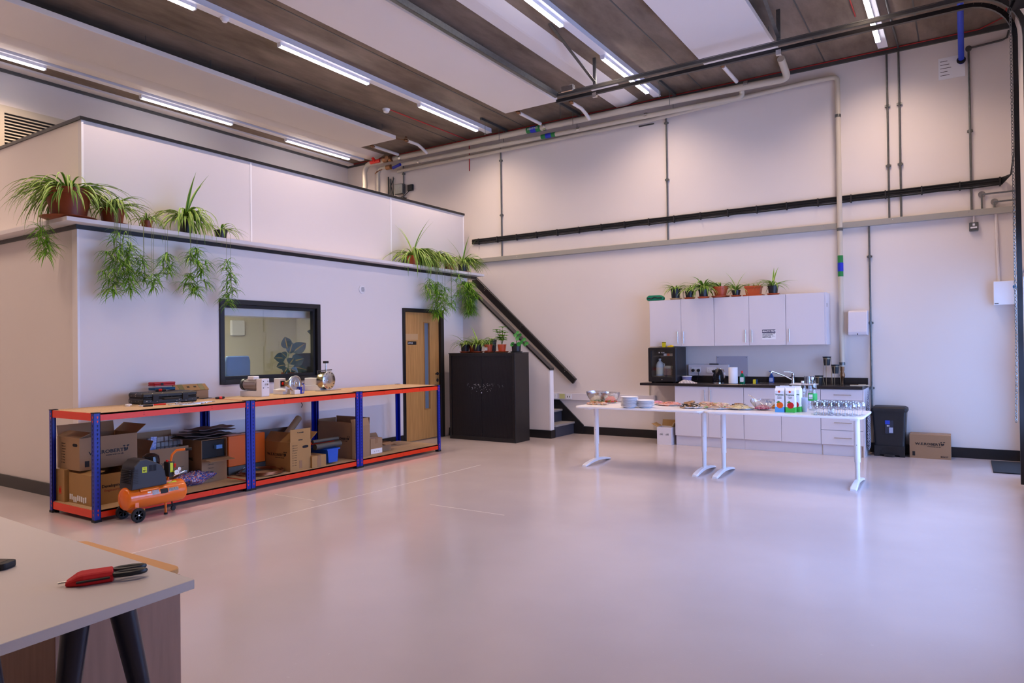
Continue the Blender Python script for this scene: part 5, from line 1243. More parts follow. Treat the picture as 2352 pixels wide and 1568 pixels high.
MB().prism([(-.13,0),(.13,0),(.14,.018),(-.14,.018)], 'y', -.08, .08).build('saucer', M['terra2'], t_)
MB().prism([(-.095,.018),(.095,.018),(.112,.135),(-.112,.135)], 'y', -.06, .06).box(-.118,-.066,.12, .118,.066,.145).build('trough', M['terra2'], t_)
g = MB(); rnd = random.Random(46)
for i in range(18): leaf_strip(g, (rnd.uniform(-.1,.1),0,.14), rnd.uniform(0,2*PI), rnd.uniform(.6,1.4), -.4, rnd.uniform(.06,.17), .004, rnd)
g.build('foliage', [M['leaf'],M['leafpale']], t_, fix=False)
spider('black pot of upright spider plant, rightmost on the wall cupboards', cp_(1776), .072, .12, 'potblack', 18, .24, .006, 47, True, group=gc, tall=3)
gp = thing('cool_bag', 'flattened green and black pouch at the left end of the wall cupboards', 'pouch', cp_(1506,.08))
MB().prism([(-.135,.02),(-.11,.0),(.12,.0),(.14,.03),(.13,.06),(.08,.085),(-.10,.085),(-.135,.06)], 'y', -.05, .05).build('fabric_body', mat('green_fabric', (.0,.20,.10), .6), gp, bevel=.01)
MB().tube([(-.12,-.053,.045),(-.05,-.056,.03),(.0,-.056,.055),(.05,-.056,.04),(.12,-.053,.04)], .008, 6).build('strap', M['blackmat'], gp)

# glass-door drinks fridge
fa = onZ(1487,878,.92); fx0 = onY(1489,840,KF+.02).x; fx1 = onY(1552,840,KF+.02).x; fz1 = onY(1500,798,KF+.02).z
fy = KF+.02
f_ = thing('drinks_fridge', 'black countertop fridge with a glass door standing on the worktop', 'fridge', (fx0,fy,ZW))
W, D, Hh = fx1-fx0, .46, fz1-ZW
g = MB(); g.box(0,.04,.02, .02,D,Hh).box(W-.02,.04,.02, W,D,Hh).box(.02,.04,Hh-.02, W-.02,D,Hh).box(.02,.04,.02, W-.02,D,.07).box(.02,D-.02,.07, W-.02,D,Hh-.02)
g.build('cabinet', M['black'], f_, bevel=.003)
MB().box(.02,.05,.07, .03,D-.02,Hh-.02).box(W-.03,.05,.07, W-.02,D-.02,Hh-.02).build('inner_lining', M['darksteel'], f_)
g = MB(); g.box(0,0,.02, .045,.036,Hh-.004).box(W-.045,0,.02, W,.036,Hh-.004).box(.045,0,.02, W-.045,.036,.09).box(.045,0,Hh-.045, W-.045,.036,Hh-.004)
dr = g.build('door_frame', M['black'], f_, bevel=.003)
MB().box(.045,.012,.09, W-.045,.016,Hh-.045).build('glass_pane', M['pane'], dr)
MB().lathe([(0,0),(.008,0),(.008,.003),(0,.003)], (W/2,0,.05), 12, M=Matrix.Rotation(PI/2,4,'X')).build('lock', M['chrome'], dr)
text('o', .03, M['paper'], dr, (W*.40,.0105,Hh-.075), '-y', bold=.001); text('HUSKY', .017, M['paper'], dr, (W*.54,.0105,Hh-.078), '-y')
for z in (.10, Hh-.13):
    g = MB(); 
    for i in range(12): g.tube([(.032+i*(W-.064)/11,.05,z),(.032+i*(W-.064)/11,D-.03,z)], .0015, 5)
    g.tube([(.03,.05,z),(W-.03,.05,z)], .003, 6); g.build('wire_shelf', M['steel'], f_)
g = MB(); [g.box(x,.05,-.0, x+.03,.09,.02) for x in (.03,W-.06)]; g.build('feet', M['rub'], f_)
milk = thing('milk_bottle', 'plastic milk bottle inside the fridge at the left', 'bottle', (fx0+.125,fy+.16,ZW+.1025))
MB().lathe([(0,0),(.058,0),(.062,.01),(.062,.15),(.045,.20),(.018,.225),(.018,.245),(0,.245)], (0,0,0), 20, sy=.95).build('body', mat('milk_plastic', (.62,.68,.75), .35), milk)
MB().lathe([(.0625,.02),(.0628,.021),(.0628,.125),(.0625,.126)], (0,0,0), 20, sy=.95).build('label', mat('cream_label', (.75,.73,.6), .5), milk)
MB().lathe([(0,.245),(.02,.245),(.02,.26),(0,.26)], (0,0,0), 16).build('cap', M['white'], milk)
MB().tube([(.045,0,.19),(.072,0,.18),(.076,0,.11),(.060,0,.09)], .008, 8).build('handle', bpy.data.materials['milk_plastic'], milk)
t_ = thing('food_tub', 'clear food tub with printed sleeve inside the fridge, right of the milk', 'tub', (fx0+.26,fy+.17,ZW+.1025))
MB().box(-.065,-.05,0, .065,.05,.105).build('tub', mat('pink_food', (.35,.22,.20), .4, noise=.5, nscale=40), t_, bevel=.008)
MB().box(-.055,-.045,.107, .055,.045,.15).build('upper_pack', mat('pale_pack', (.5,.5,.46), .4), t_, bevel=.006)
for i, (dx, c) in enumerate(((-.05,(.75,.7,.68)),(.0,(.75,.15,.04)),(.045,(.6,.5,.4)))):
    o = MB().box(-.022,-.04,0, .022,.04,.035).build('snack_pack', mat('snack_colour_%d' % i, c, .4), None, (fx0+.29+dx,fy+.12,ZW+Hh-.1275)); 
    tag(o, ('white','orange','pale brown')[i]+' snack pack on the upper wire shelf of the fridge', 'pack', 'packs on the fridge shelf')
yb_ = thing('yellow_tin', 'small yellow box standing on top of the fridge', 'box', (fx0+.20,fy+.15,ZW+Hh+.0005))
MB().box(-.025,-.02,0, .025,.02,.085).build('body', mat('yellow_print', (.65,.55,.01), .45), yb_, bevel=.002); MB().box(-.0255,-.0205,.07, .0255,.0205,.078).build('dark_band', M['ink'], yb_)
tag(MB().prism([(-.05,0),(.045,0),(.05,.02),(.02,.035),(-.03,.02)], 'y', -.02, .03).build('yellow_cloth', mat('yellow_cloth', (.75,.50,.01), .6), None, (fx0+.30,fy+.14,ZW+Hh+.0005), bevel=.004), 'crumpled yellow cloth on the fridge beside the yellow box', 'cloth')
tag(MB().tube([(fx0-.001,fy+.40,ZW+.25),(fx0-.10,fy+.44,ZW+.22),(fx0-.18,fy+.50,ZW+.10),(fx0-.20,YB-.03,ZW-.05),(fx0-.20,YB-.03,ZW-.28),(fx0-.25,YB-.03,.50)], .011, 8).build('fridge_cable', M['cream']), 'pale cable looping from the fridge down the wall at the left of the worktop', 'cable')
# things on the worktop
def wt_pt(px, dy): p = onY(px, 875, KF+dy); return (p.x, KF+dy, ZW)
x_, y_, z_ = wt_pt(1577,.30)
t_ = thing('plastic_tub', 'clear purple-tinted plastic tub with white lid beside the fridge', 'tub', (x_,y_,z_))
MB().lathe([(0,0),(.062,0),(.076,.085),(.073,.085),(.058,.004),(0,.004)], (0,0,.0), 24, sx=1.05, sy=.8).build('tub', mat('tinted_plastic', (.45,.42,.72), .2, trans=.3), t_)
MB().lathe([(0,.085),(.082,.085),(.082,.097),(0,.099)], (0,0,0), 24, sx=1.05, sy=.8).build('lid', M['white'], t_)
x_, y_, z_ = wt_pt(1582,.09)
g = MB(); n1_, n2_ = 16, 6; vs = []
for i in range(n1_+1):
    for j in range(n2_+1):
        u, v = i/n1_, j/n2_; hgt = .058*math.sin(PI*min(1,u*1.1))**.7*math.sin(PI*v)**.5*(1-.5*u)+.002+.004*math.sin(17*u+5*v)*math.sin(PI*v)
        vs.append((-.15+.28*u+.01*math.sin(9*v), -.05+.11*v, hgt if 0 < j < n2_ else .0))
fs = [(i*(n2_+1)+j, (i+1)*(n2_+1)+j, (i+1)*(n2_+1)+j+1, i*(n2_+1)+j+1) for i in range(n1_) for j in range(n2_)]
mt = mat('striped_tea_towel', (.7,.66,.68), .8); nt = mt.node_tree; b = nt.nodes['Principled BSDF']; tcn = nt.nodes.new('ShaderNodeTexCoord'); wv = nt.nodes.new('ShaderNodeTexWave'); wv.bands_direction = 'X'; wv.inputs['Scale'].default_value = 14; wv.inputs['Distortion'].default_value = 1.5
nt.links.new(tcn.outputs['Object'], wv.inputs[0]); r = nt.nodes.new('ShaderNodeValToRGB'); r.color_ramp.elements[0].color = (.05,.05,.10,1); r.color_ramp.elements[0].position = .12; r.color_ramp.elements[1].color = (.72,.66,.66,1); r.color_ramp.elements[1].position = .25
nt.links.new(wv.outputs[0], r.inputs[0]); nt.links.new(r.outputs[0], b.inputs['Base Color'])
tag(g.add(vs, fs, 0, True).build('tea_towel', mt, None, (x_,y_,z_+.001)), 'crumpled striped tea towel lying on the worktop in front of the plastic tub', 'tea towel')
# sockets and conduit box on the wall behind
dt = thing('dado_trunking', 'white plastic trunking with double sockets behind the kettle', 'trunking', (-3.62,YB,1.012))
MB().box(0,-.055,0, .62,0,.17).build('trunking', M['kitwhite'], dt, bevel=.004)
def socket(parent, x, y, z, plugs=(), s=1):
    p = MB().box(x-.073,y-.008,z-.043, x+.073,y,z+.043).build('socket_plate', M['white'], parent, bevel=.003)
    g = MB()
    for sx in (-.035,.035):
        g.box(x+sx-.002,y-.009,z+.004, x+sx+.002,y-.0079,z+.013).box(x+sx-.014,y-.009,z-.016, x+sx-.007,y-.0079,z-.012).box(x+sx+.007,y-.009,z-.016, x+sx+.014,y-.0079,z-.012)
    g.build('pin_holes', M['ink'], p)
    for q in plugs: MB().lathe([(0,0),(.024,0),(.022,.03),(0,.034)], (x+q,y-.008,z-.005), 16, M=Matrix.Rotation(PI/2,4,'X')).build('plug', M['blackmat'], p)
socket(dt, .12,-.055,.085, (-.04,.045)); socket(dt, .36,-.055,.085)
x_, y_, z_ = wt_pt(1630,.25); tag(MB().tube([(x_-.09,YB-.05,1.19),(x_+.05,YB-.05,1.188)], .008, 10).build('marker_pen', M['blackmat']), 'black marker pen lying on the trunking above the sockets', 'pen')
t_ = tag(MB().tube([(-3.45,YB-.09,1.08),(-3.44,YB-.12,1.02),(-3.46,YB-.13,.94),(-3.52,YB-.14,.924)], .004, 6).build('plug_lead', M['rub']), 'thin black lead hanging from the double socket beside the tub', 'cable')
# splash panel
a = onY(1646,818,YB); b_ = onY(1718,866,YB)
sp_ = thing('splash_panel', 'clear grey screwed-on splash panel on the wall behind the paper roll', 'panel', (a.x,YB,1.006))
MB().box(0,-.006,0, b_.x-a.x,-.001,a.z-1.006).build('sheet', mat('grey_acrylic', (.48,.46,.52), .12), sp_)
for x in (.02, b_.x-a.x-.02):
    for z in (.02, a.z-1.006-.02): MB().lathe([(0,0),(.006,0),(0,.003)], (x,-.006,z), 8, M=Matrix.Rotation(PI/2,4,'X')).build('screw', M['darksteel'], sp_)
# kettle
kt = thing('kettle', 'shiny black electric kettle with chrome handle on the worktop', 'kettle', wt_pt(1650,.24))
MB().lathe([(0,0),(.082,0),(.082,.012),(0,.012)], (0,0,0), 28).build('base', M['chrome'], kt)
MB().lathe([(0,.014),(.078,.014),(.080,.03),(.077,.11),(.060,.18),(.040,.205),(0,.21)], (0,0,0), 32).build('body', M['blackgloss'], kt)
MB().lathe([(0,.205),(.02,.205),(.014,.222),(0,.224)], (0,0,0), 16).build('lid_knob', M['chrome'], kt)
MB().tube([(.035,-.01,.208),(.075,-.02,.20),(.098,-.02,.16),(.098,-.02,.09),(.082,-.01,.055)], .010, 10).build('handle', M['chrome'], kt)
MB().prism([(-.075,.15),(-.098,.185),(-.05,.195)], 'y', -.018, .018).build('spout', M['blackgloss'], kt, bevel=.003)
kr = thing('kitchen_roll', 'upright white paper roll on the worktop right of the kettle', 'paper roll', wt_pt(1684,.13))
MB().lathe([(.018,0.006),(.064,0.006),(.064,.235),(.018,.235),(.018,.006)], (0,0,0), 32).build('paper', M['paper'], kr)
MB().lathe([(0,0),(.066,0),(.066,.006),(0,.006)], (0,0,0), 28).build('holder_base', M['blackmat'], kr)
dl = thing('dish_soap', 'green washing-up liquid bottle with red cap', 'bottle', wt_pt(1705,.16))
MB().lathe([(0,0),(.036,0),(.040,.03),(.038,.09),(.024,.13),(.013,.15),(0,.15)], (0,0,0), 24, sy=.6).build('bottle', mat('green_liquid', (.0,.22,.10), .15, trans=.3), dl)
MB().box(-.024,-.0245,.03, .024,-.022,.095).build('label', M['paper'], dl, bevel=.006)
MB().lathe([(0,.15),(.015,.15),(.012,.185),(0,.187)], (0,0,0), 14).build('cap', M['red'], dl)
sg = thing('sponge', 'yellow and blue scouring sponge standing on the sink edge', 'sponge', wt_pt(1735,.20))
MB().box(-.03,-.02,0, .012,.02,.062).build('foam', mat('yellow_foam', (.7,.6,.03), .8), sg, bevel=.004); MB().box(.0125,-.02,0, .028,.02,.062).build('scourer', mat('navy_scourer', (.01,.05,.15), .9), sg)
hs = thing('hand_soap', 'blue pump bottle of hand soap behind the sink', 'bottle', wt_pt(1772,.54))
MB().lathe([(0,0),(.036,0),(.038,.02),(.036,.08),(.022,.11),(.014,.12),(0,.12)], (0,0,0), 24, sy=.6).build('bottle', mat('blue_liquid', (.04,.12,.5), .15, trans=.3), hs)
MB().box(-.024,-.0235,.02, .024,-.021,.075).build('label', mat('pale_blue_label', (.55,.6,.85), .5), hs, bevel=.006)
MB().lathe([(0,.12),(.014,.12),(.014,.135),(.005,.14),(.005,.165),(0,.165)], (0,0,0), 14).box(-.03,-.006,.160, .008,.006,.170).build('pump', mat('blue_plastic_cap', (.02,.10,.4), .3), hs)
M['cglass'] = glass('drinking_glass', (.93,.94,.97), .03, .42)
gsp = thing('drinking_glass', 'upturned clear tumbler on the drainer, leftmost of the group', 'glass', wt_pt(1852,.38), 0, 'tumblers on the drainer')
MB().lathe([(.036,0),(.028,.10),(0,.10),(0,.096),(.025,.096),(.033,0)], (0,0,.012), 20).build('tumbler', M['cglass'], gsp)
for k, (dx, dy, lab) in enumerate(((.07,.02,'upturned clear tumbler in the middle of the drainer group'),(.14,0,'upturned clear tumbler at the right of the drainer group'),(.045,-.08,'upturned clear tumbler at the front of the drainer group'))):
    dup(gsp, (gsp.location.x+dx, gsp.location.y+dy, ZW), 0, lab)
tag(MB().box(-.10,-.05,0, .12,.06,.006).box(.0,-.03,.006, .09,.05,.012).build('folded_cloth', mat('cream_cloth', (.6,.56,.46), .9), None, (wt_pt(1972,.20)[0],KF+.2,ZW), .2), 'flat cream cloth at the right end of the worktop', 'cloth')
# three-tier pot stand
x_, y_, z_ = wt_pt(1900,.38)
ps = thing('pot_stand', 'brass wire stand holding three black pots at staggered heights on the worktop', 'stand', (x_,y_,z_))
gold = mat('pale_brass_wire', (.60,.50,.32), .3, metal=.9)
for (dx, dy, h) in ((.0,0,.36),(.105,.0,.25),(-.10,-.02,.10)):
    g = MB()
    for q in (.5,2.6,4.7): g.tube([(dx+.062*math.cos(q)*1.15,dy+.062*math.sin(q)*1.15,0),(dx+.055*math.cos(q),dy+.055*math.sin(q),h)], .003, 6)
    for hh in (h*.98,): g.tube([(dx+.055*math.cos(q), dy+.055*math.sin(q), hh) for q in [2*PI*i/20 for i in range(20)]], .003, 6, closed=True)
    g.build('wire_frame', gold, ps)
    p = MB().lathe([(0,h-.10),(.037,h-.10),(.050,h+.01),(.056,h+.01),(.056,h+.022),(.046,h+.022),(.040,h-.0)], (dx,dy,0), 24).build('pot', M['potblack'], ps)
# hand towel dispenser
a = onY(1949,714,YB-.1); b_ = onY(1994,770,YB-.1)
hd_ = thing('towel_dispenser', 'white rounded paper towel dispenser on the wall right of the pale pipe', 'dispenser', (a.x,YB,b_.z))
MB().prism([(0,0),(-.19,.01),(-.20,.05),(-.16,a.z-b_.z-.02),(-.12,a.z-b_.z),(0,a.z-b_.z)], 'x', 0, b_.x-a.x).build('cover', M['kitwhite'], hd_, bevel=.012, seg=2)
MB().lathe([(0,0),(.008,0),(0,.004)], ((b_.x-a.x)/2,-.196,.02), 12, M=Matrix.Rotation(PI/2,4,'X')).build('sight_hole', M['ink'], hd_)
# low white trunking left, sockets
dt2 = thing('dado_trunking', 'white plastic trunking low on the wall behind the left table', 'trunking', (-6.12,YB,.57))
MB().box(0,-.045,0, 1.95,0,.115).build('trunking', M['kitwhite'], dt2, bevel=.004)
socket(dt2, .09,-.045,.06)
MB().box(.21,-.055,.02, .31,-.045,.10).build('data_plate', mat('yellow_notice', (.6,.6,.25), .5), dt2); MB().box(.34,-.053,.015, .44,-.045,.10).build('data_outlet', M['white'], dt2)
g = MB(); [g.box(x,-.0545,.04, x+.012,-.053,.07) for x in (.36,.40)]; g.build('ports', M['ink'], dt2)
# black check tea towel hung on the end of the units
g = MB(); vs = []
prof = [(.86,.012),(.80,.02),(.70,.035),(.60,.05),(.52,.055),(.48,.075),(.40,.06),(.30,.075),(.20,.08),(.12,.06),(.07,.01)]
n = 12
for (z, w_) in prof:
    for j in range(n): a0 = 2*PI*j/n; vs.append((.028+.02*math.cos(a0)*(w_/.06), w_*math.sin(a0)*(1+.15*math.sin(z*20)), z))
fs = [(i*n+j, i*n+(j+1) % n, (i+1)*n+(j+1) % n, (i+1)*n+j) for i in range(len(prof)-1) for j in range(n)]
mt = mat('black_white_check', (.02,.02,.025), .8); nt = mt.node_tree; b = nt.nodes['Principled BSDF']; tcn = nt.nodes.new('ShaderNodeTexCoord'); mp = nt.nodes.new('ShaderNodeMapping'); mp.inputs['Rotation'].default_value = (.6,.2,.3); nt.links.new(tcn.outputs['Object'], mp.inputs[0])
ck = nt.nodes.new('ShaderNodeTexChecker'); ck.inputs['Scale'].default_value = 70; ck.inputs[1].default_value = (.012,.012,.018,1); ck.inputs[2].default_value = (.45,.42,.48,1); nt.links.new(mp.outputs[0], ck.inputs[0]); nt.links.new(ck.outputs[0], b.inputs['Base Color'])
tag(g.add(vs, fs, 0, True).build('hanging_towel', mt, None, (-1.12,KF+.20,0)), 'black and white checked towel hanging from the end of the drawer unit', 'towel')
# pedal bin
p = onZ(2045,1045,0); bn = thing('pedal_bin', 'tall black plastic pedal bin with a printed label standing by the wall', 'bin', (-.86,10.42,0))
def rr_(wx, wy, k=5, r=.03):
    pts = []
    for cx, cy, a0 in ((wx-r,wy-r,0),(-wx+r,wy-r,PI/2),(-wx+r,-wy+r,PI),(wx-r,-wy+r,3*PI/2)):
        for i in range(k): q = a0+PI/2*i/(k-1); pts.append((cx+r*math.cos(q), cy+r*math.sin(q)))
    return pts
def loft(g, secs, mi=0):
    b0 = len(g.v); n = len(secs[0][0])
    vs = [(x, y, z) for poly, z in secs for x, y in poly]
    fs = [(i*n+j, i*n+(j+1) % n, (i+1)*n+(j+1) % n, (i+1)*n+j) for i in range(len(secs)-1) for j in range(n)]+[tuple(reversed(range(n))), tuple(range((len(secs)-1)*n, len(secs)*n))]
    g.add(vs, fs, mi); return g
loft(MB(), [(rr_(.17,.13),.02),(rr_(.175,.135),.20),(rr_(.195,.15),.58)]).build('bucket', M['potblack'], bn)
loft(MB(), [(rr_(.205,.16),.58),(rr_(.208,.163),.60),(rr_(.205,.16),.625),(rr_(.18,.14),.645)]).build('lid', M['blackmat'], bn)
g = MB(); g.prism([(-.175,0),(-.12,0),(-.10,.08),(-.05,.12),(.05,.12),(.10,.08),(.12,0),(.175,0),(.175,.14),(-.175,.14)], 'y', -.145, -.13); g.build('foot_skirt', M['potblack'], bn)
MB().box(-.06,-.185,.012, .06,-.145,.03).build('pedal', M['blackmat'], bn, bevel=.003)
s_ = MB().box(-.045,-.152,.30, .05,-.148,.47).build('label', mat('bin_label', (.03,.035,.06), .4), bn)
MB().box(-.045,-.153,.42, .01,-.152,.47).build('blue_patch', mat('label_blue', (.02,.06,.5), .4), bn); MB().box(.0,-.153,.31, .045,-.152,.38).build('white_patch', mat('label_pale', (.4,.45,.6), .4), bn)
text('BIN', .02, M['paper'], bn, (-.01,-.1535,.40), '-y', bold=.001)
# removal box on the floor at the right, white box under the worktop
t_,a,b_,H_ = carton('closed brown removal box on the floor between bin and door mat', -.185,.45, 10.33,10.60, 0,.295, closed=True)
mark_roberts(t_, '-y', a, b_, H_, 1.1, .62, off=.0)
MB().box(-a+.03,-b_-.001,.03, -a+.06,-b_,.085).build('printed_square', M['ink'], t_); text('BOX IT', .025, M['ink'], t_, (a-.07,-b_-.001,.03), '-y', bold=.001)
t_,a,b_,H_ = carton('white box with open brown-lined flaps on the floor beside the base units', -3.70,.22, 9.99,10.20, 0,.26, m_='cardw', flaps=(('-x',1.1,.10),('+x',.5,.09),('+y',.3,.10)), name='white_box')
for f in t_.children:
    if f.name.startswith('flap'): f.data.materials[0] = M['cardb']
text('ok   ok', .05, M['ink'], t_, (0,-b_-.001,H_*.6), '-y', shear=.3)
tag(MB().box(-1.10,YB-.05,.50, -1.02,YB,.58).build('floor_level_socket', M['galv'], None, (0,0,0), bevel=.004), 'small metal socket box at the foot of the conduit behind the bin', 'socket')
# ------------------------------------------------------------------ two white meeting tables
def rounded(x0, y0, x1, y1, r, k=6):
    pts = []
    for cx, cy, a0 in ((x1-r,y1-r,0),(x0+r,y1-r,PI/2),(x0+r,y0+r,PI),(x1-r,y0+r,3*PI/2)):
        for i in range(k): q = a0+PI/2*i/(k-1); pts.append((cx+r*math.cos(q), cy+r*math.sin(q)))
    return pts
TH = .745
def meeting_table(label, x0, y0):
    t_ = thing('meeting_table', label, 'table', (x0,y0,0), 0, 'white tables pushed end to end')
    W_, D_ = 1.60, .80
    MB().prism(rounded(0,0,W_,D_,.07), 'z', TH-.022, TH).build('tabletop', M['white'], t_, bevel=.003)
    g = MB(); g.box(.14,.36,TH-.055, W_-.14,.40,TH-.023).box(.14,.42,TH-.055, W_-.14,.46,TH-.023); g.build('underframe', M['whitemetal'], t_)
    for x in (.105, W_-.105):
        lg = MB().prism([(x+.030*math.cos(q), .41+.036*math.sin(q)) for q in [2*PI*i/20 for i in range(20)]], 'z', .24, TH-.05).build('leg', M['white'], t_)
        MB().prism([(x+.024*math.cos(q), .41+.030*math.sin(q)) for q in [2*PI*i/20 for i in range(20)]], 'z', .06, .24).build('inner_column', M['white'], lg)
        MB().box(x-.03,.14,TH-.05, x+.03,.68,TH-.023).build('top_bracket', M['white'], lg)
        MB().lathe([(0,0),(.004,0),(0,.002)], (x,.3745,.42), 8, M=Matrix.Rotation(PI/2,4,'X')).build('screw_hole', M['ink'], lg)
        g = MB(); n = 14; secs = []
        for i in range(n+1):
            f = i/n; y = .05+.72*f; a0 = (f-.5)*2
            zt = .018+.045*(1-a0*a0)**1.0+.0; zb = .0+.030*(1-abs(a0)**2.0)
            hw = .037*(1-.35*(1-abs(a0))) * (1 if 0 < i < n else .75)
            secs.append([(x-hw,y,zb),(x+hw,y,zb),(x+hw,y,zt-.006),(x+hw*.7,y,zt),(x-hw*.7,y,zt),(x-hw,y,zt-.006)])
        vs = [p for s in secs for p in s]; fs = [(i*6+j, i*6+(j+1) % 6, (i+1)*6+(j+1) % 6, (i+1)*6+j) for i in range(n) for j in range(6)]+[(5,4,3,2,1,0), tuple(n*6+j for j in range(6))]
        g.add(vs, fs); g.build('foot', M['white'], t_)
    return t_
T0, T1, TY0 = -4.085, -2.468, 7.66
meeting_table('left white meeting table, carrying the plates and salad bowls', T0, TY0)
meeting_table('right white meeting table, carrying the cartons, bottles and glasses', T1, TY0)
ZT1 = TH+.0005
def tpt(px, py): p = onZ(px, py, TH); return (p.x, min(p.y, 8.30), ZT1)
def bowl_mb(r_, h_, t_=.004):
    g = MB(); prof = [(0,0),(r_*.42,0),(r_*.48,.01)]+[(r_*(.48+.52*math.sin(PI/2*f)**.9), .01+(h_-.01)*f) for f in (.2,.4,.6,.8,1)]
    inn = [(max(0,r-t_), z+t_*.5) for r, z in reversed(prof[2:])]+[(0,.012)]
    return g.lathe(prof+inn, (0,0,0), 32)
def heap(parent, r_, h_, z0, mats, n, s_, seed, nm='food', sx=1, sy=1, flat=False):
    rnd = random.Random(seed); g = MB()
    g.lathe([(r_*.95,z0),(r_*.8,z0+h_*.5),(r_*.35,z0+h_*.8),(0,z0+h_*.85)], (0,0,0), 16, 0, sx=sx, sy=sy)
    for i in range(n):
        a0 = rnd.uniform(0,2*PI); rr = r_*math.sqrt(rnd.random()); z = z0+h_*(1-(rr/r_)**2)*.9
        R_ = Matrix.Translation((rr*math.cos(a0)*sx, rr*math.sin(a0)*sy, z)) @ Matrix.Rotation(rnd.uniform(0,PI),4,'Z') @ Matrix.Rotation(rnd.uniform(-.5,.5),4,'X')
        q = s_*rnd.uniform(.6,1.3); mi = rnd.randrange(len(mats))
        if flat: g.box(-q,-q*.6,-q*.12, q,q*.6,q*.12, mi, M=R_)
        else: g.prism([(q*math.cos(b0)*rnd.uniform(.7,1), q*.6*math.sin(b0)) for b0 in [2*PI*j/6 for j in range(6)]], 'z', -q*.3, q*.3, mi, M=R_)
    return g.build(nm, mats, parent)
fm = lambda n, c: mat(n, c, .5)
F = dict(pasta=fm('pasta', (.68,.55,.28)), cream=fm('creamy_food', (.75,.68,.52)), lettuce=fm('lettuce', (.16,.32,.05)), tomato=fm('tomato', (.65,.06,.02)), carrot=fm('carrot', (.75,.28,.04)),
         ham=fm('ham', (.72,.36,.30)), bread=fm('bread_crust', (.52,.27,.11)), bread2=fm('bread_crumb', (.72,.52,.34)), olive=fm('olive_bits', (.03,.025,.02)), beet=fm('beetroot', (.45,.04,.12)), pink=fm('pink_salad', (.72,.30,.42)), salmon=fm('smoked_salmon', (.78,.30,.18)), leaf=fm('herb', (.08,.24,.03)))
def bowl(label, px, py, r_, h_, mats, fh, seed, sc=.012):
    t_ = thing('salad_bowl', label, 'bowl', tpt(px, py), 0, 'glass salad bowls')
    bowl_mb(r_, h_).build('glass_bowl', M['cglass'], t_); heap(t_, r_*.66, fh, .014, [F[m] for m in mats], 90, sc, seed); return t_
bowl('large glass bowl of pale pasta salad at the left end of the left table', 1382, 922, .135, .145, ('pasta','cream','cream','lettuce'), .085, 1)
bowl('glass bowl of tomato and green leaf salad beside the pasta salad', 1420, 922, .125, .135, ('tomato','tomato','lettuce','carrot'), .09, 2)
bowl('glass bowl of leafy salad at the back behind the plate stacks', 1445, 912, .13, .13, ('lettuce','cream','cream'), .05, 3)
bw_ = bowl('glass bowl of pink beetroot salad with a spoon, left of the juice cartons', 1752, 941, .135, .115, ('pink','beet','beet'), .045, 4)
MB().tube([(.0,.0,.06),(-.10,.04,.125),(-.17,.07,.16)], .004, 8).build('spoon', M['steel'], bw_)
def plate_mb(r_): return MB().lathe([(0,0),(r_*.55,0),(r_*.62,.003),(r_,.016),(r_,.019),(r_*.6,.007),(0,.006)], (0,0,0), 36)
pl0 = None
def plate_stack(px, py, n, r_, who):
    global pl0
    x, y, z = tpt(px, py)
    for i in range(n):
        nm = 'bottom' if i == 0 else 'top' if i == n-1 else ('plate %s from the bottom' % {1:'second',2:'third',3:'fourth',4:'fifth',5:'sixth',6:'seventh',7:'eighth',8:'ninth'}[i])
        lab = ('white %s plate of the %s' % (nm, who)) if 'from' not in nm else 'white %s of the %s' % (nm, who)
        if pl0 is None: pl0 = plate_mb(.122).build('dinner_plate', M['white'], None, (x,y,z)); tag(pl0, lab, 'plate', who); o = pl0
        else: o = dup(pl0, (x+.003*math.sin(i*2.1),y+.003*math.cos(i*1.7),z), 0, lab, who)
        o.location.z = z+i*.0135; o.scale = (r_/.122,)*2+(1.25,)
plate_stack(1446, 936, 9, .104, 'tall plate stack')
plate_stack(1482, 936, 6, .110, 'short plate stack')
def platter(label, px, py, L_, W_, mats, seed, h_=.035, rz=0, flat=True, foil=False, dish='steel_platter', sc=.026, n=60):
    t_ = thing('food_platter', label, 'platter', tpt(px, py), rz, 'platters of buffet food')
    m_ = M['white'] if not foil else mat('foil_%d' % seed, (.7,.7,.75), .25, metal=.9)
    MB().lathe([(0,0),(.60,0),(.7,.004),(1,.014),(1,.018),(.68,.008),(0,.006)], (0,0,0), 36, sx=L_/2, sy=W_/2).build('dish', m_, t_)
    heap(t_, 1, h_, .008, [F[m] for m in mats], n, sc, seed, 'food', sx=L_/2*.8, sy=W_/2*.8, flat=flat); return t_
platter('wooden-toned slices in a long shallow dish at the front of the left table', 1372, 929, .30, .12, ('bread2','ham','bread'), 11, .03)
platter('small dish of golden pastries behind the white platter of ham', 1512, 925, .18, .15, ('bread','carrot','olive'), 12, .04)
platter('white oval platter of pink ham slices in the middle of the left table', 1540, 931, .34, .22, ('ham','salmon','ham'), 13, .035)
platter('long platter of sliced pink meat at the back of the left table', 1553, 920, .46, .18, ('ham','pink','ham'), 14, .035)
platter('heap of bread wraps with dark seeded filling at the right end of the left table', 1587, 937, .28, .20, ('bread','bread2','olive','olive'), 15, .075, sc=.03, n=70)
platter('dish of folded sandwich slices straddling the join of the tables', 1622, 934, .32, .20, ('bread2','ham','bread2'), 16, .05, n=70)
platter('plate of sliced bread with a green garnish at the left end of the right table', 1643, 939, .30, .20, ('bread2','bread','ham','lettuce'), 17, .055)
platter('white plate of small snacks behind the foil tray', 1672, 930, .30, .18, ('cream','bread2','ham'), 18, .04)
platter('foil tray of golden crisps on the right table', 1700, 940, .34, .24, ('pasta','bread2','cream'), 19, .05, foil=True, sc=.018, n=110)
platter('small dish of dark nibbles behind the beetroot salad', 1728, 927, .20, .15, ('olive','bread'), 20, .04)
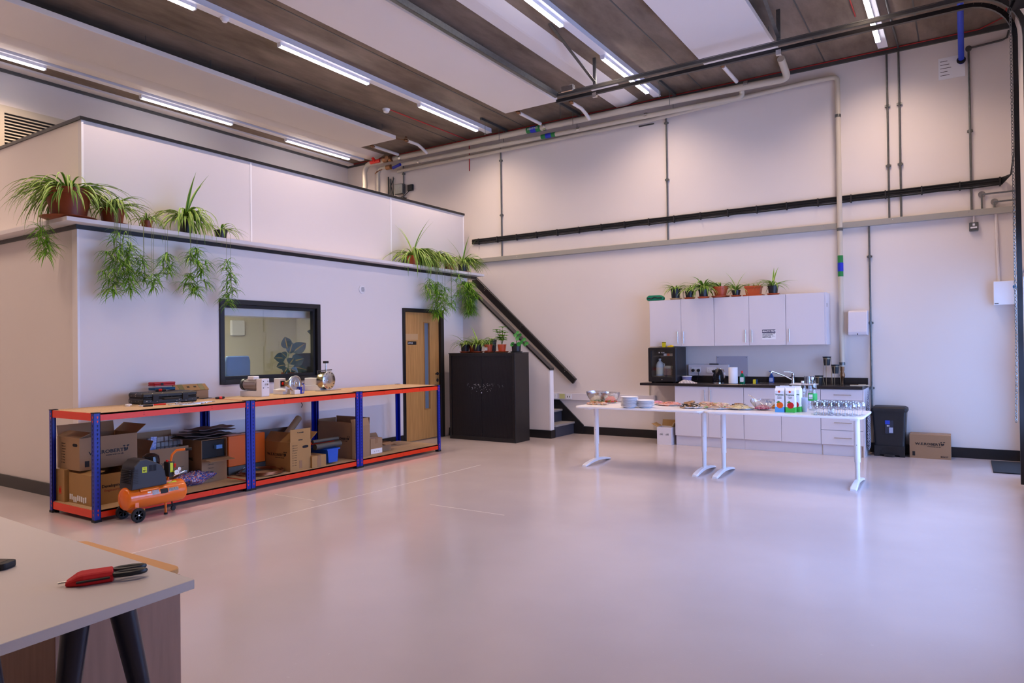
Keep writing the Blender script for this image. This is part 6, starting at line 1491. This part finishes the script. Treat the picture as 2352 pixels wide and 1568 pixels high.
t_ = thing('burger_bun_stack', 'small stack of yellow and brown snacks just left of the juice cartons', 'snack', tpt(1780, 938))
for i in range(3): MB().lathe([(0,0),(.034,0),(.038,.008),(.034,.016),(0,.018)], (0,0,i*.019), 16).build('snack_round', F['carrot'] if i % 2 else F['bread'], t_)
# juice cartons
def juice(label, px, py, dx, main, fruit, words):
    x, y, z = tpt(px, py); t_ = thing('juice_carton', label, 'carton', (x+dx,y,z), 0, 'juice cartons')
    w_, h_ = .047, .235
    MB().box(-w_,-w_,0, w_,w_,h_).build('body', M['paper'], t_, bevel=.002)
    MB().prism([(-w_,h_),(w_,h_),(.006,h_+.032),(.006,h_+.045),(-.006,h_+.045),(-.006,h_+.032)], 'x', -w_, w_).build('gable_top', M['paper'], t_)
    MB().box(-w_-.0006,-w_-.0006,0.002, w_+.0006,w_+.0006,.058).build('colour_band', mat('carton_'+main[0], main[1], .4), t_)
    def disc(cx, cz, r_, m_, nm, out): MB().add([(cx+r_*math.cos(q), -w_-out, cz+r_*math.sin(q)) for q in [2*PI*i/20 for i in range(20)]], [tuple(range(20))]).build(nm, m_, t_)
    disc(.004,.078,.034, mat('fruit_'+fruit[0], fruit[1], .4), 'printed_fruit', .0012)
    MB().add([(-.035,-w_-.0015,.105),(-.010,-w_-.0015,.125),(.010,-w_-.0015,.112),(-.012,-w_-.0015,.100)], [(0,1,2,3)]).build('printed_leaf', F['leaf'], t_)
    disc(-.002,h_-.012,.012, F['tomato'], 'printed_cap', .0012)
    text('Tropicana', .021, mat('carton_green_ink_'+main[0], (.01,.10,.04), .5), t_, (0,-w_-.0012,.190), '-y', bold=.0007)
    text(words[0], .011, M['ink'], t_, (0,-w_-.0012,.166), '-y'); text(words[1], .011, M['ink'], t_, (0,-w_-.0012,.152), '-y')
    return t_
j1 = juice('juice carton with an orange fruit and light blue base', 1793, 946, .0, ('blue',(.10,.38,.75)), ('orange',(.85,.13,.01)), ('ORANGE','ORIGINAL'))
j2 = juice('juice carton with a red apple and green base beside the orange one', 1793, 946, .108, ('green',(.06,.55,.08)), ('apple',(.65,.02,.02)), ('PRESSED','APPLE'))
o = dup(j2, (j2.location.x+.035, j2.location.y+.115, ZT1), -.1, 'green-based juice carton mostly hidden behind the apple carton'); o = dup(j1, (j1.location.x-.0+.02, j1.location.y+.12, ZT1), .05, 'blue-based juice carton mostly hidden behind the orange carton')
# water bottles
M['pet'] = glass('clear_bottle', (.86,.89,.93), .02, .28)
def bottle(label, px, py, prof, lab=None, water=.1):
    t_ = thing('water_bottle', label, 'bottle', tpt(px, py), 0, 'water bottles')
    MB().lathe(prof, (0,0,0), 28).build('bottle', M['pet'], t_)
    z = prof[-1][1]; MB().lathe([(0,z),(.016,z),(.016,z+.020),(0,z+.020)], (0,0,0), 16).build('cap', M['paper'], t_)
    return t_
pa_ = [(0,.004),(.034,0),(.044,.012),(.044,.09),(.041,.10),(.044,.11),(.041,.125),(.044,.14),(.041,.155),(.044,.17),(.041,.185),(.044,.20),(.044,.215),(.034,.26),(.018,.285),(.014,.30)]
b1_ = bottle('tall ribbed water bottle with a blue label edge, behind the plastic cup stack', 1846, 940, pa_)
MB().lathe([(.0452,.06),(.0456,.061),(.0456,.125),(.0452,.126)], (0,0,0), 28).build('label', mat('pale_blue_bottle_label', (.35,.42,.75), .4), b1_)
pb_ = [(0,.004),(.036,0),(.047,.012),(.047,.10),(.046,.11),(.047,.19),(.040,.205),(.037,.215),(.043,.235),(.046,.262),(.042,.29),(.028,.315),(.016,.33),(.014,.342)]
b2_ = bottle('waisted water bottle with a green label', 1877, 937, pb_)
MB().lathe([(.0475,.105),(.0478,.106),(.0478,.185),(.0475,.186)], (0,0,0), 28).build('label', mat('green_bottle_label', (.02,.38,.06), .4), b2_)
MB().box(-.030,-.0505,.125, .008,-.0470,.175).build('white_patch', M['paper'], b2_); text('WATER', .011, mat('label_green_ink', (.0,.12,.08), .5), b2_, (-.010,-.0512,.137), '-y', bold=.0004)
# nested plastic cups, tumbler and wine glasses
x, y, z = tpt(1848, 945)
M['cup'] = mat('frosted_plastic', (.75,.76,.85), .35, trans=.3)
c0 = thing('plastic_cup', 'bottom cup of the nested white plastic cups beside the cartons', 'cup', (x,y,z), 0, 'nested plastic cups')
MB().lathe([(0,0),(.026,0),(.036,.095),(.038,.097),(.034,.095),(.024,.004),(0,.004)], (0,0,0), 22).build('cup', M['cup'], c0)
for i, w_ in enumerate(('second','third','fourth','top')): dup(c0, (x,y,z+.014*(i+1)), 0, '%s cup %sof the nested white plastic cups' % (w_, 'from the bottom ' if w_ != 'top' else ''))
x, y, z = tpt(1909, 948)
tg = thing('tumbler', 'straight clear tumbler at the left end of the wine glasses', 'glass', (x,y,z))
MB().lathe([(0,0),(.036,0),(.038,.10),(.0355,.10),(.034,.008),(0,.008)], (0,0,0), 24).build('glass', M['cglass'], tg)
wg = None; rows_ = [('front',0,6),('second',.085,7),('third',.17,7),('back',.255,6)]
ordn = ['leftmost','second from the left','third from the left','fourth from the left','fifth from the left','sixth from the left','rightmost']
p0 = onZ(1925, 950, TH); p1 = onZ(1962, 951, TH)
for rn, dy, n in rows_:
    for i in range(n):
        lab = 'stemmed wine glass, %s in the %s row of the glasses' % ('rightmost' if i == n-1 else ordn[i], rn)
        lx = -1.33+i*.068-(.034 if rn in ('second','back') else 0)+.02; ly = 7.74+dy
        if wg is None:
            wg = thing('wine_glass', lab, 'glass', (lx,ly,ZT1), 0, 'wine glasses on the right table')
            MB().lathe([(0,.001),(.030,0),(.030,.003),(.006,.006),(.004,.012),(.004,.055),(.010,.062)], (0,0,0), 20).build('stem', M['cglass'], wg)
            MB().lathe([(.004,.058),(.022,.066),(.031,.085),(.032,.10),(.027,.135),(.0255,.135),(.030,.10),(.029,.086),(.020,.069),(0,.063)], (0,0,0), 20).build('glass_bowl', M['cglass'], wg)
        else: dup(wg, (lx,ly,ZT1), 0, lab)

# ------------------------------------------------------------------ things seen through the office window
lp = thing('office_ceiling_lamp', 'flat square lamp in the office ceiling', 'ceiling lamp', (-9.0,5.6,2.549))
MB().box(-.6,-.6,-.03, .6,.6,-.0).build('frame', M['whitemetal'], lp); MB().box(-.57,-.57,-.034, .57,.57,-.0305).build('diffuser', mat('office_diffuser', (1,1,1), .5, emit=(1,.93,.72), es=15), lp)
a = onX(525,700,-8.0); 
bh = tag(MB().box(-7.9,WY0-.1,onX(600,727,-7.62).z, -7.62,WY1+.3,2.30).build('blind_headbox', M['white']), 'white blind box across the top of the office window', 'blind')
p = onX(547,753,-10.45); tag(MB().box(0,-.13,-.13, .06,.13,.13).build('wall_box', M['white'], None, (-10.5,p.y,p.z), bevel=.01), 'white square box on the office rear wall', 'wall box')
zch = onX(545,819,-8.2).z; oc = thing('office_chair', 'blue-grey office chair back seen through the left of the window', 'chair', (-8.2,onX(545,840,-8.2).y,0.01))
MB().prism([(-.17,.66),(.17,.66),(.18,.72),(.19,zch-.07),(.165,zch),(-.165,zch),(-.19,zch-.07),(-.18,.72)], 'x', -.02, .03).build('backrest', mat('blue_grey_fabric', (.12,.22,.45), .5), oc, bevel=.012)
MB().box(.02,-.23,.44, .46,.23,.52).build('seat', bpy.data.materials['blue_grey_fabric'], oc, bevel=.03)
MB().tube([(.24,0,.08),(.24,0,.45)], .03, 12).build('gas_column', M['blackmat'], oc)
g = MB(); [g.tube([(.24,0,.08),(.24+.28*math.cos(q),.28*math.sin(q),.05)], .018, 8) for q in [2*PI*i/5 for i in range(5)]]; g.build('star_base', M['blackmat'], oc)
for i in range(5): q = 2*PI*i/5; MB().lathe([(0,-.02),(.03,-.02),(.03,.02),(0,.02)], (.24+.28*math.cos(q),.28*math.sin(q),.032), 12, M=Matrix.Rotation(PI/2,4,'X')).build('castor', M['rub'], oc)
MB().box(-.03,-.04,.45, -.02,.04,.80).build('back_bar', M['blackmat'], oc)
od = thing('office_desk', 'desk inside the office under the window', 'desk', (-8.15,5.3,0.01))
MB().box(0,0,.98, .60,1.5,1.01).build('worktop', M['darksteel'], od)
for yy in (0,1.46): MB().box(.02,yy,0, .58,yy+.04,.98).build('side_panel', M['darksteel'], od)
p = onX(712,830,-8.0); mo = thing('monitor', 'dark monitor at the right of the office window', 'monitor', (-7.78,onX(712,830,-7.78).y,1.0205))
MB().box(-.02,-.24,.06, .0,.26,.42).build('screen', M['blackmat'], mo, bevel=.005); MB().box(-.02,-.02,.01, -.005,.02,.08).box(-.10,-.1,0, .08,.1,.01).build('stand', M['blackmat'], mo)
# croton
def blade(g, base, tip, w_, nrm, mi=0, vein=1, seg=8):
    base, tip, nrm = Vector(base), Vector(tip), Vector(nrm).normalized(); d = (tip-base); side = d.cross(nrm).normalized(); b = len(g.v)
    for i in range(seg+1):
        f = i/seg; ww = w_*math.sin(PI*min(.999,f**.8+.02))**.8; c_ = base+d*f-Vector((0,0,1))*.10*d.length*f*f
        for s_, o_ in ((-1,.12),(-.10,.0),(.10,.0),(1,.12)): g.v.append(tuple(c_+side*ww*s_+nrm*ww*o_*abs(s_)))
    for i in range(seg):
        for k in range(3): q = b+i*4+k; g.f.append((q,q+1,q+5,q+4)); g.m.append(vein if k == 1 else mi); g.sm.append(True)
def potted_broad(name, label, px, pyb, X, zb, pots, leaves, green, vein, group=None):
    p = onX(px, pyb, X); t_ = thing(name, label, 'plant', (X,p.y,zb), 0, group)
    MB().lathe([(0,0),(pots*.75,0),(pots,pots*1.7),(pots*.92,pots*1.7),(pots*.9,pots*1.5)], (0,0,0), 28).build('pot', M['terra'], t_)
    MB().lathe([(0,pots*1.5),(pots*.92,pots*1.5)], (0,0,0), 20).build('soil', M['soil'], t_)
    g = MB(); gs = MB(); z0 = pots*1.5
    gs.tube([(0,0,z0),(0,0,z0+.28)], .007, 6)
    for (dy, dz, w_, zs) in leaves:
        gs.tube([(0,0,z0+zs),(.02,dy*.3,z0+zs+(dz-zs)*.3)], .003, 5)
        blade(g, (.02,dy*.25,z0+zs+(dz-zs)*.25), (.06,dy,z0+dz), w_, (1,-.5,.25))
    gs.build('stems', M['stem'], t_); g.build('foliage', [green, vein], t_, fix=False); return t_
cg = mat('croton_green', (.018,.075,.05), .3, noise=.5, nscale=30); cv = mat('yellow_vein', (.45,.28,.03), .4)
potted_broad('croton_plant', 'broad-leaved potted croton with yellow veins behind the office window', 662, 860, -7.72, 1.022, .095,
    [(-.10,.52,.075,.28),(.26,.44,.085,.24),(.03,.44,.06,.22),(-.28,.24,.07,.20),(-.24,.12,.055,.12),(.22,.22,.085,.14),(.28,.06,.06,.10),(-.12,.02,.065,.10),(.12,.02,.05,.08),(-.16,.30,.05,.2),(.05,.22,.07,.1)], cg, cv)
tl_ = potted_broad('leafy_plant', 'large dark leaf plant at the far right inside the office window', 745, 860, -7.80, 1.022, .09, [(-.36,.62,.06,.5),(-.30,.50,.05,.4),(.1,.7,.09,.4)], mat('dull_leaf_green', (.05,.09,.06), .4), mat('dull_leaf_vein', (.07,.12,.07), .4))
sp2 = thing('small_dome', 'low blue-grey dish plant pot on the window board beside the croton', 'pot', (-7.72, onX(632,860,-7.72).y, 1.022))
MB().lathe([(0,0),(.06,0),(.075,.03),(.05,.075),(0,.085)], (0,0,0), 20).build('pot', mat('blue_grey_glaze', (.12,.18,.22), .3), sp2)

# ------------------------------------------------------------------ foreground desk and pedestal
dk = thing('desk', 'white-topped desk with dark tapered legs in the near left corner', 'desk', (0,0,0))
q0, q1, q2 = onZ(0,1185,.745), onZ(447,1330,.745), onZ(0,1480,.745)
ax = (q0-q1).normalized(); ay = (q2-q1).normalized()
A = q1; B = q1+ax*2.4; Cc = q1+ax*2.4+ay*1.2; Dd = q1+ay*1.2
MB().prism([(v.x,v.y) for v in (A,B,Cc,Dd)], 'z', .715, .745).build('desktop', M['deskw'] if 'deskw' in M else mat('white_desktop', (.66,.60,.57), .35), dk, bevel=.0015)
dleg = mat('dark_navy_steel', (.012,.013,.028), .3)
for (px, py, bx_, by_) in ((187,1425,.0,-.10),(290,1395,-.0,.16)):
    p = onZ(px, py, .71); p = p+ax*.03
    MB().tube([(p.x,p.y,.714),(p.x+bx_,p.y+by_*.9,0)], [.038,.018], 18).build('leg', dleg, dk)
p = onZ(30,1490,.71); MB().tube([(p.x-.05,p.y-.05,.714),(p.x-.02,p.y+.05,0)], [.034,.018], 18).build('leg', dleg, dk)
p = onZ(-160,1380,.71); MB().tube([(B.x+.1,B.y-.15,.714),(B.x+.1,B.y+.0,0)], [.034,.018], 18).build('leg', dleg, dk)
MB().box(Dd.x-2.0,Dd.y+.55,.66, Dd.x-.12,Dd.y+.60,.713).build('cross_rail', dleg, dk)
wood = mat('pinkish_beech', (.42,.245,.18), .5, noise=.22, nscale=7, stretch=(5,5,.4))
pd = thing('desk_pedestal', 'beech drawer pedestal with an orange-tan top tucked behind the white desk', 'pedestal', (-2.70,1.18,0))
MB().box(-.78,0,.0, 0,.47,.575).build('body', wood, pd, bevel=.003)
MB().prism(rounded(-.80,-.01,.005,.48,.05), 'z', .576, .600).build('top', mat('tan_top', (.62,.31,.10), .5), pd, bevel=.003)
# scissors in a red holder, and the dark phone
a = onZ(150,1345,.746); b_ = onZ(325,1318,.746); ang = math.atan2(b_.y-a.y, b_.x-a.x)
sc_ = thing('snips', 'pair of snips with black loop handles in a folded red pouch on the desk', 'snips', (a.x,a.y,.7455), ang); Ls = (b_-a).length
MB().tube([(-.02,.004,.010),(.02,.004,.012)], .003, 8).build('tip', M['steel'], sc_)
RL = Ls*.62
g = MB(); secs = []
for i in range(9):
    f = i/8; x = .0+RL*f; hh = .036*min(1,.35+f*2.2); wd = .040*min(1,.5+f*1.5)
    secs.append([(x,-wd,.001),(x,wd,.001),(x,wd*1.02,hh*.7),(x,wd*.6,hh),(x,-wd*.7,hh*.95),(x,-wd*1.05,hh*.55)])
vs = [q for s in secs for q in s]; g.add(vs, [(i*6+j, i*6+(j+1) % 6, (i+1)*6+(j+1) % 6, (i+1)*6+j) for i in range(8) for j in range(6)]+[(5,4,3,2,1,0), tuple(48+j for j in range(6))])
g.build('red_pouch', mat('red_felt', (.55,.006,.012), .75), sc_, bevel=.004)
MB().tube([(.03,-.0405,.015),(RL-.01,-.0425,.017)], .004, 6).build('pouch_fold', M['ink'], sc_)
for s in (-1,1):
    pts = [(RL-.01, s*.004,.016)]+[(RL+.045+.045*math.cos(q), s*(.014+.014+.014*math.sin(q)), .02) for q in [PI-2*PI*i/14 for i in range(14)]]
    MB().tube(pts[1:], .0085, 8, closed=True).build('loop_handle', mat('dark_grip_%d' % (s+1), (.01,.014,.018), .4), sc_)
    MB().tube([(RL-.015,s*.006,.016),(RL+.004,s*.018,.016)], .007, 8).build('shank', M['blackmat'], sc_)
p = onZ(-22,1303,.746)
ph = thing('phone', 'rounded black handset cut off by the left edge on the white desk', 'phone', (p.x,p.y,.7455), .5)
MB().prism(rounded(-.075,-.035,.075,.035,.02), 'z', 0, .022).build('body', M['blackmat'], ph, bevel=.006, seg=2)
MB().box(-.06,-.025,.0222, .05,.025,.0228).build('screen', M['blackgloss'], ph)
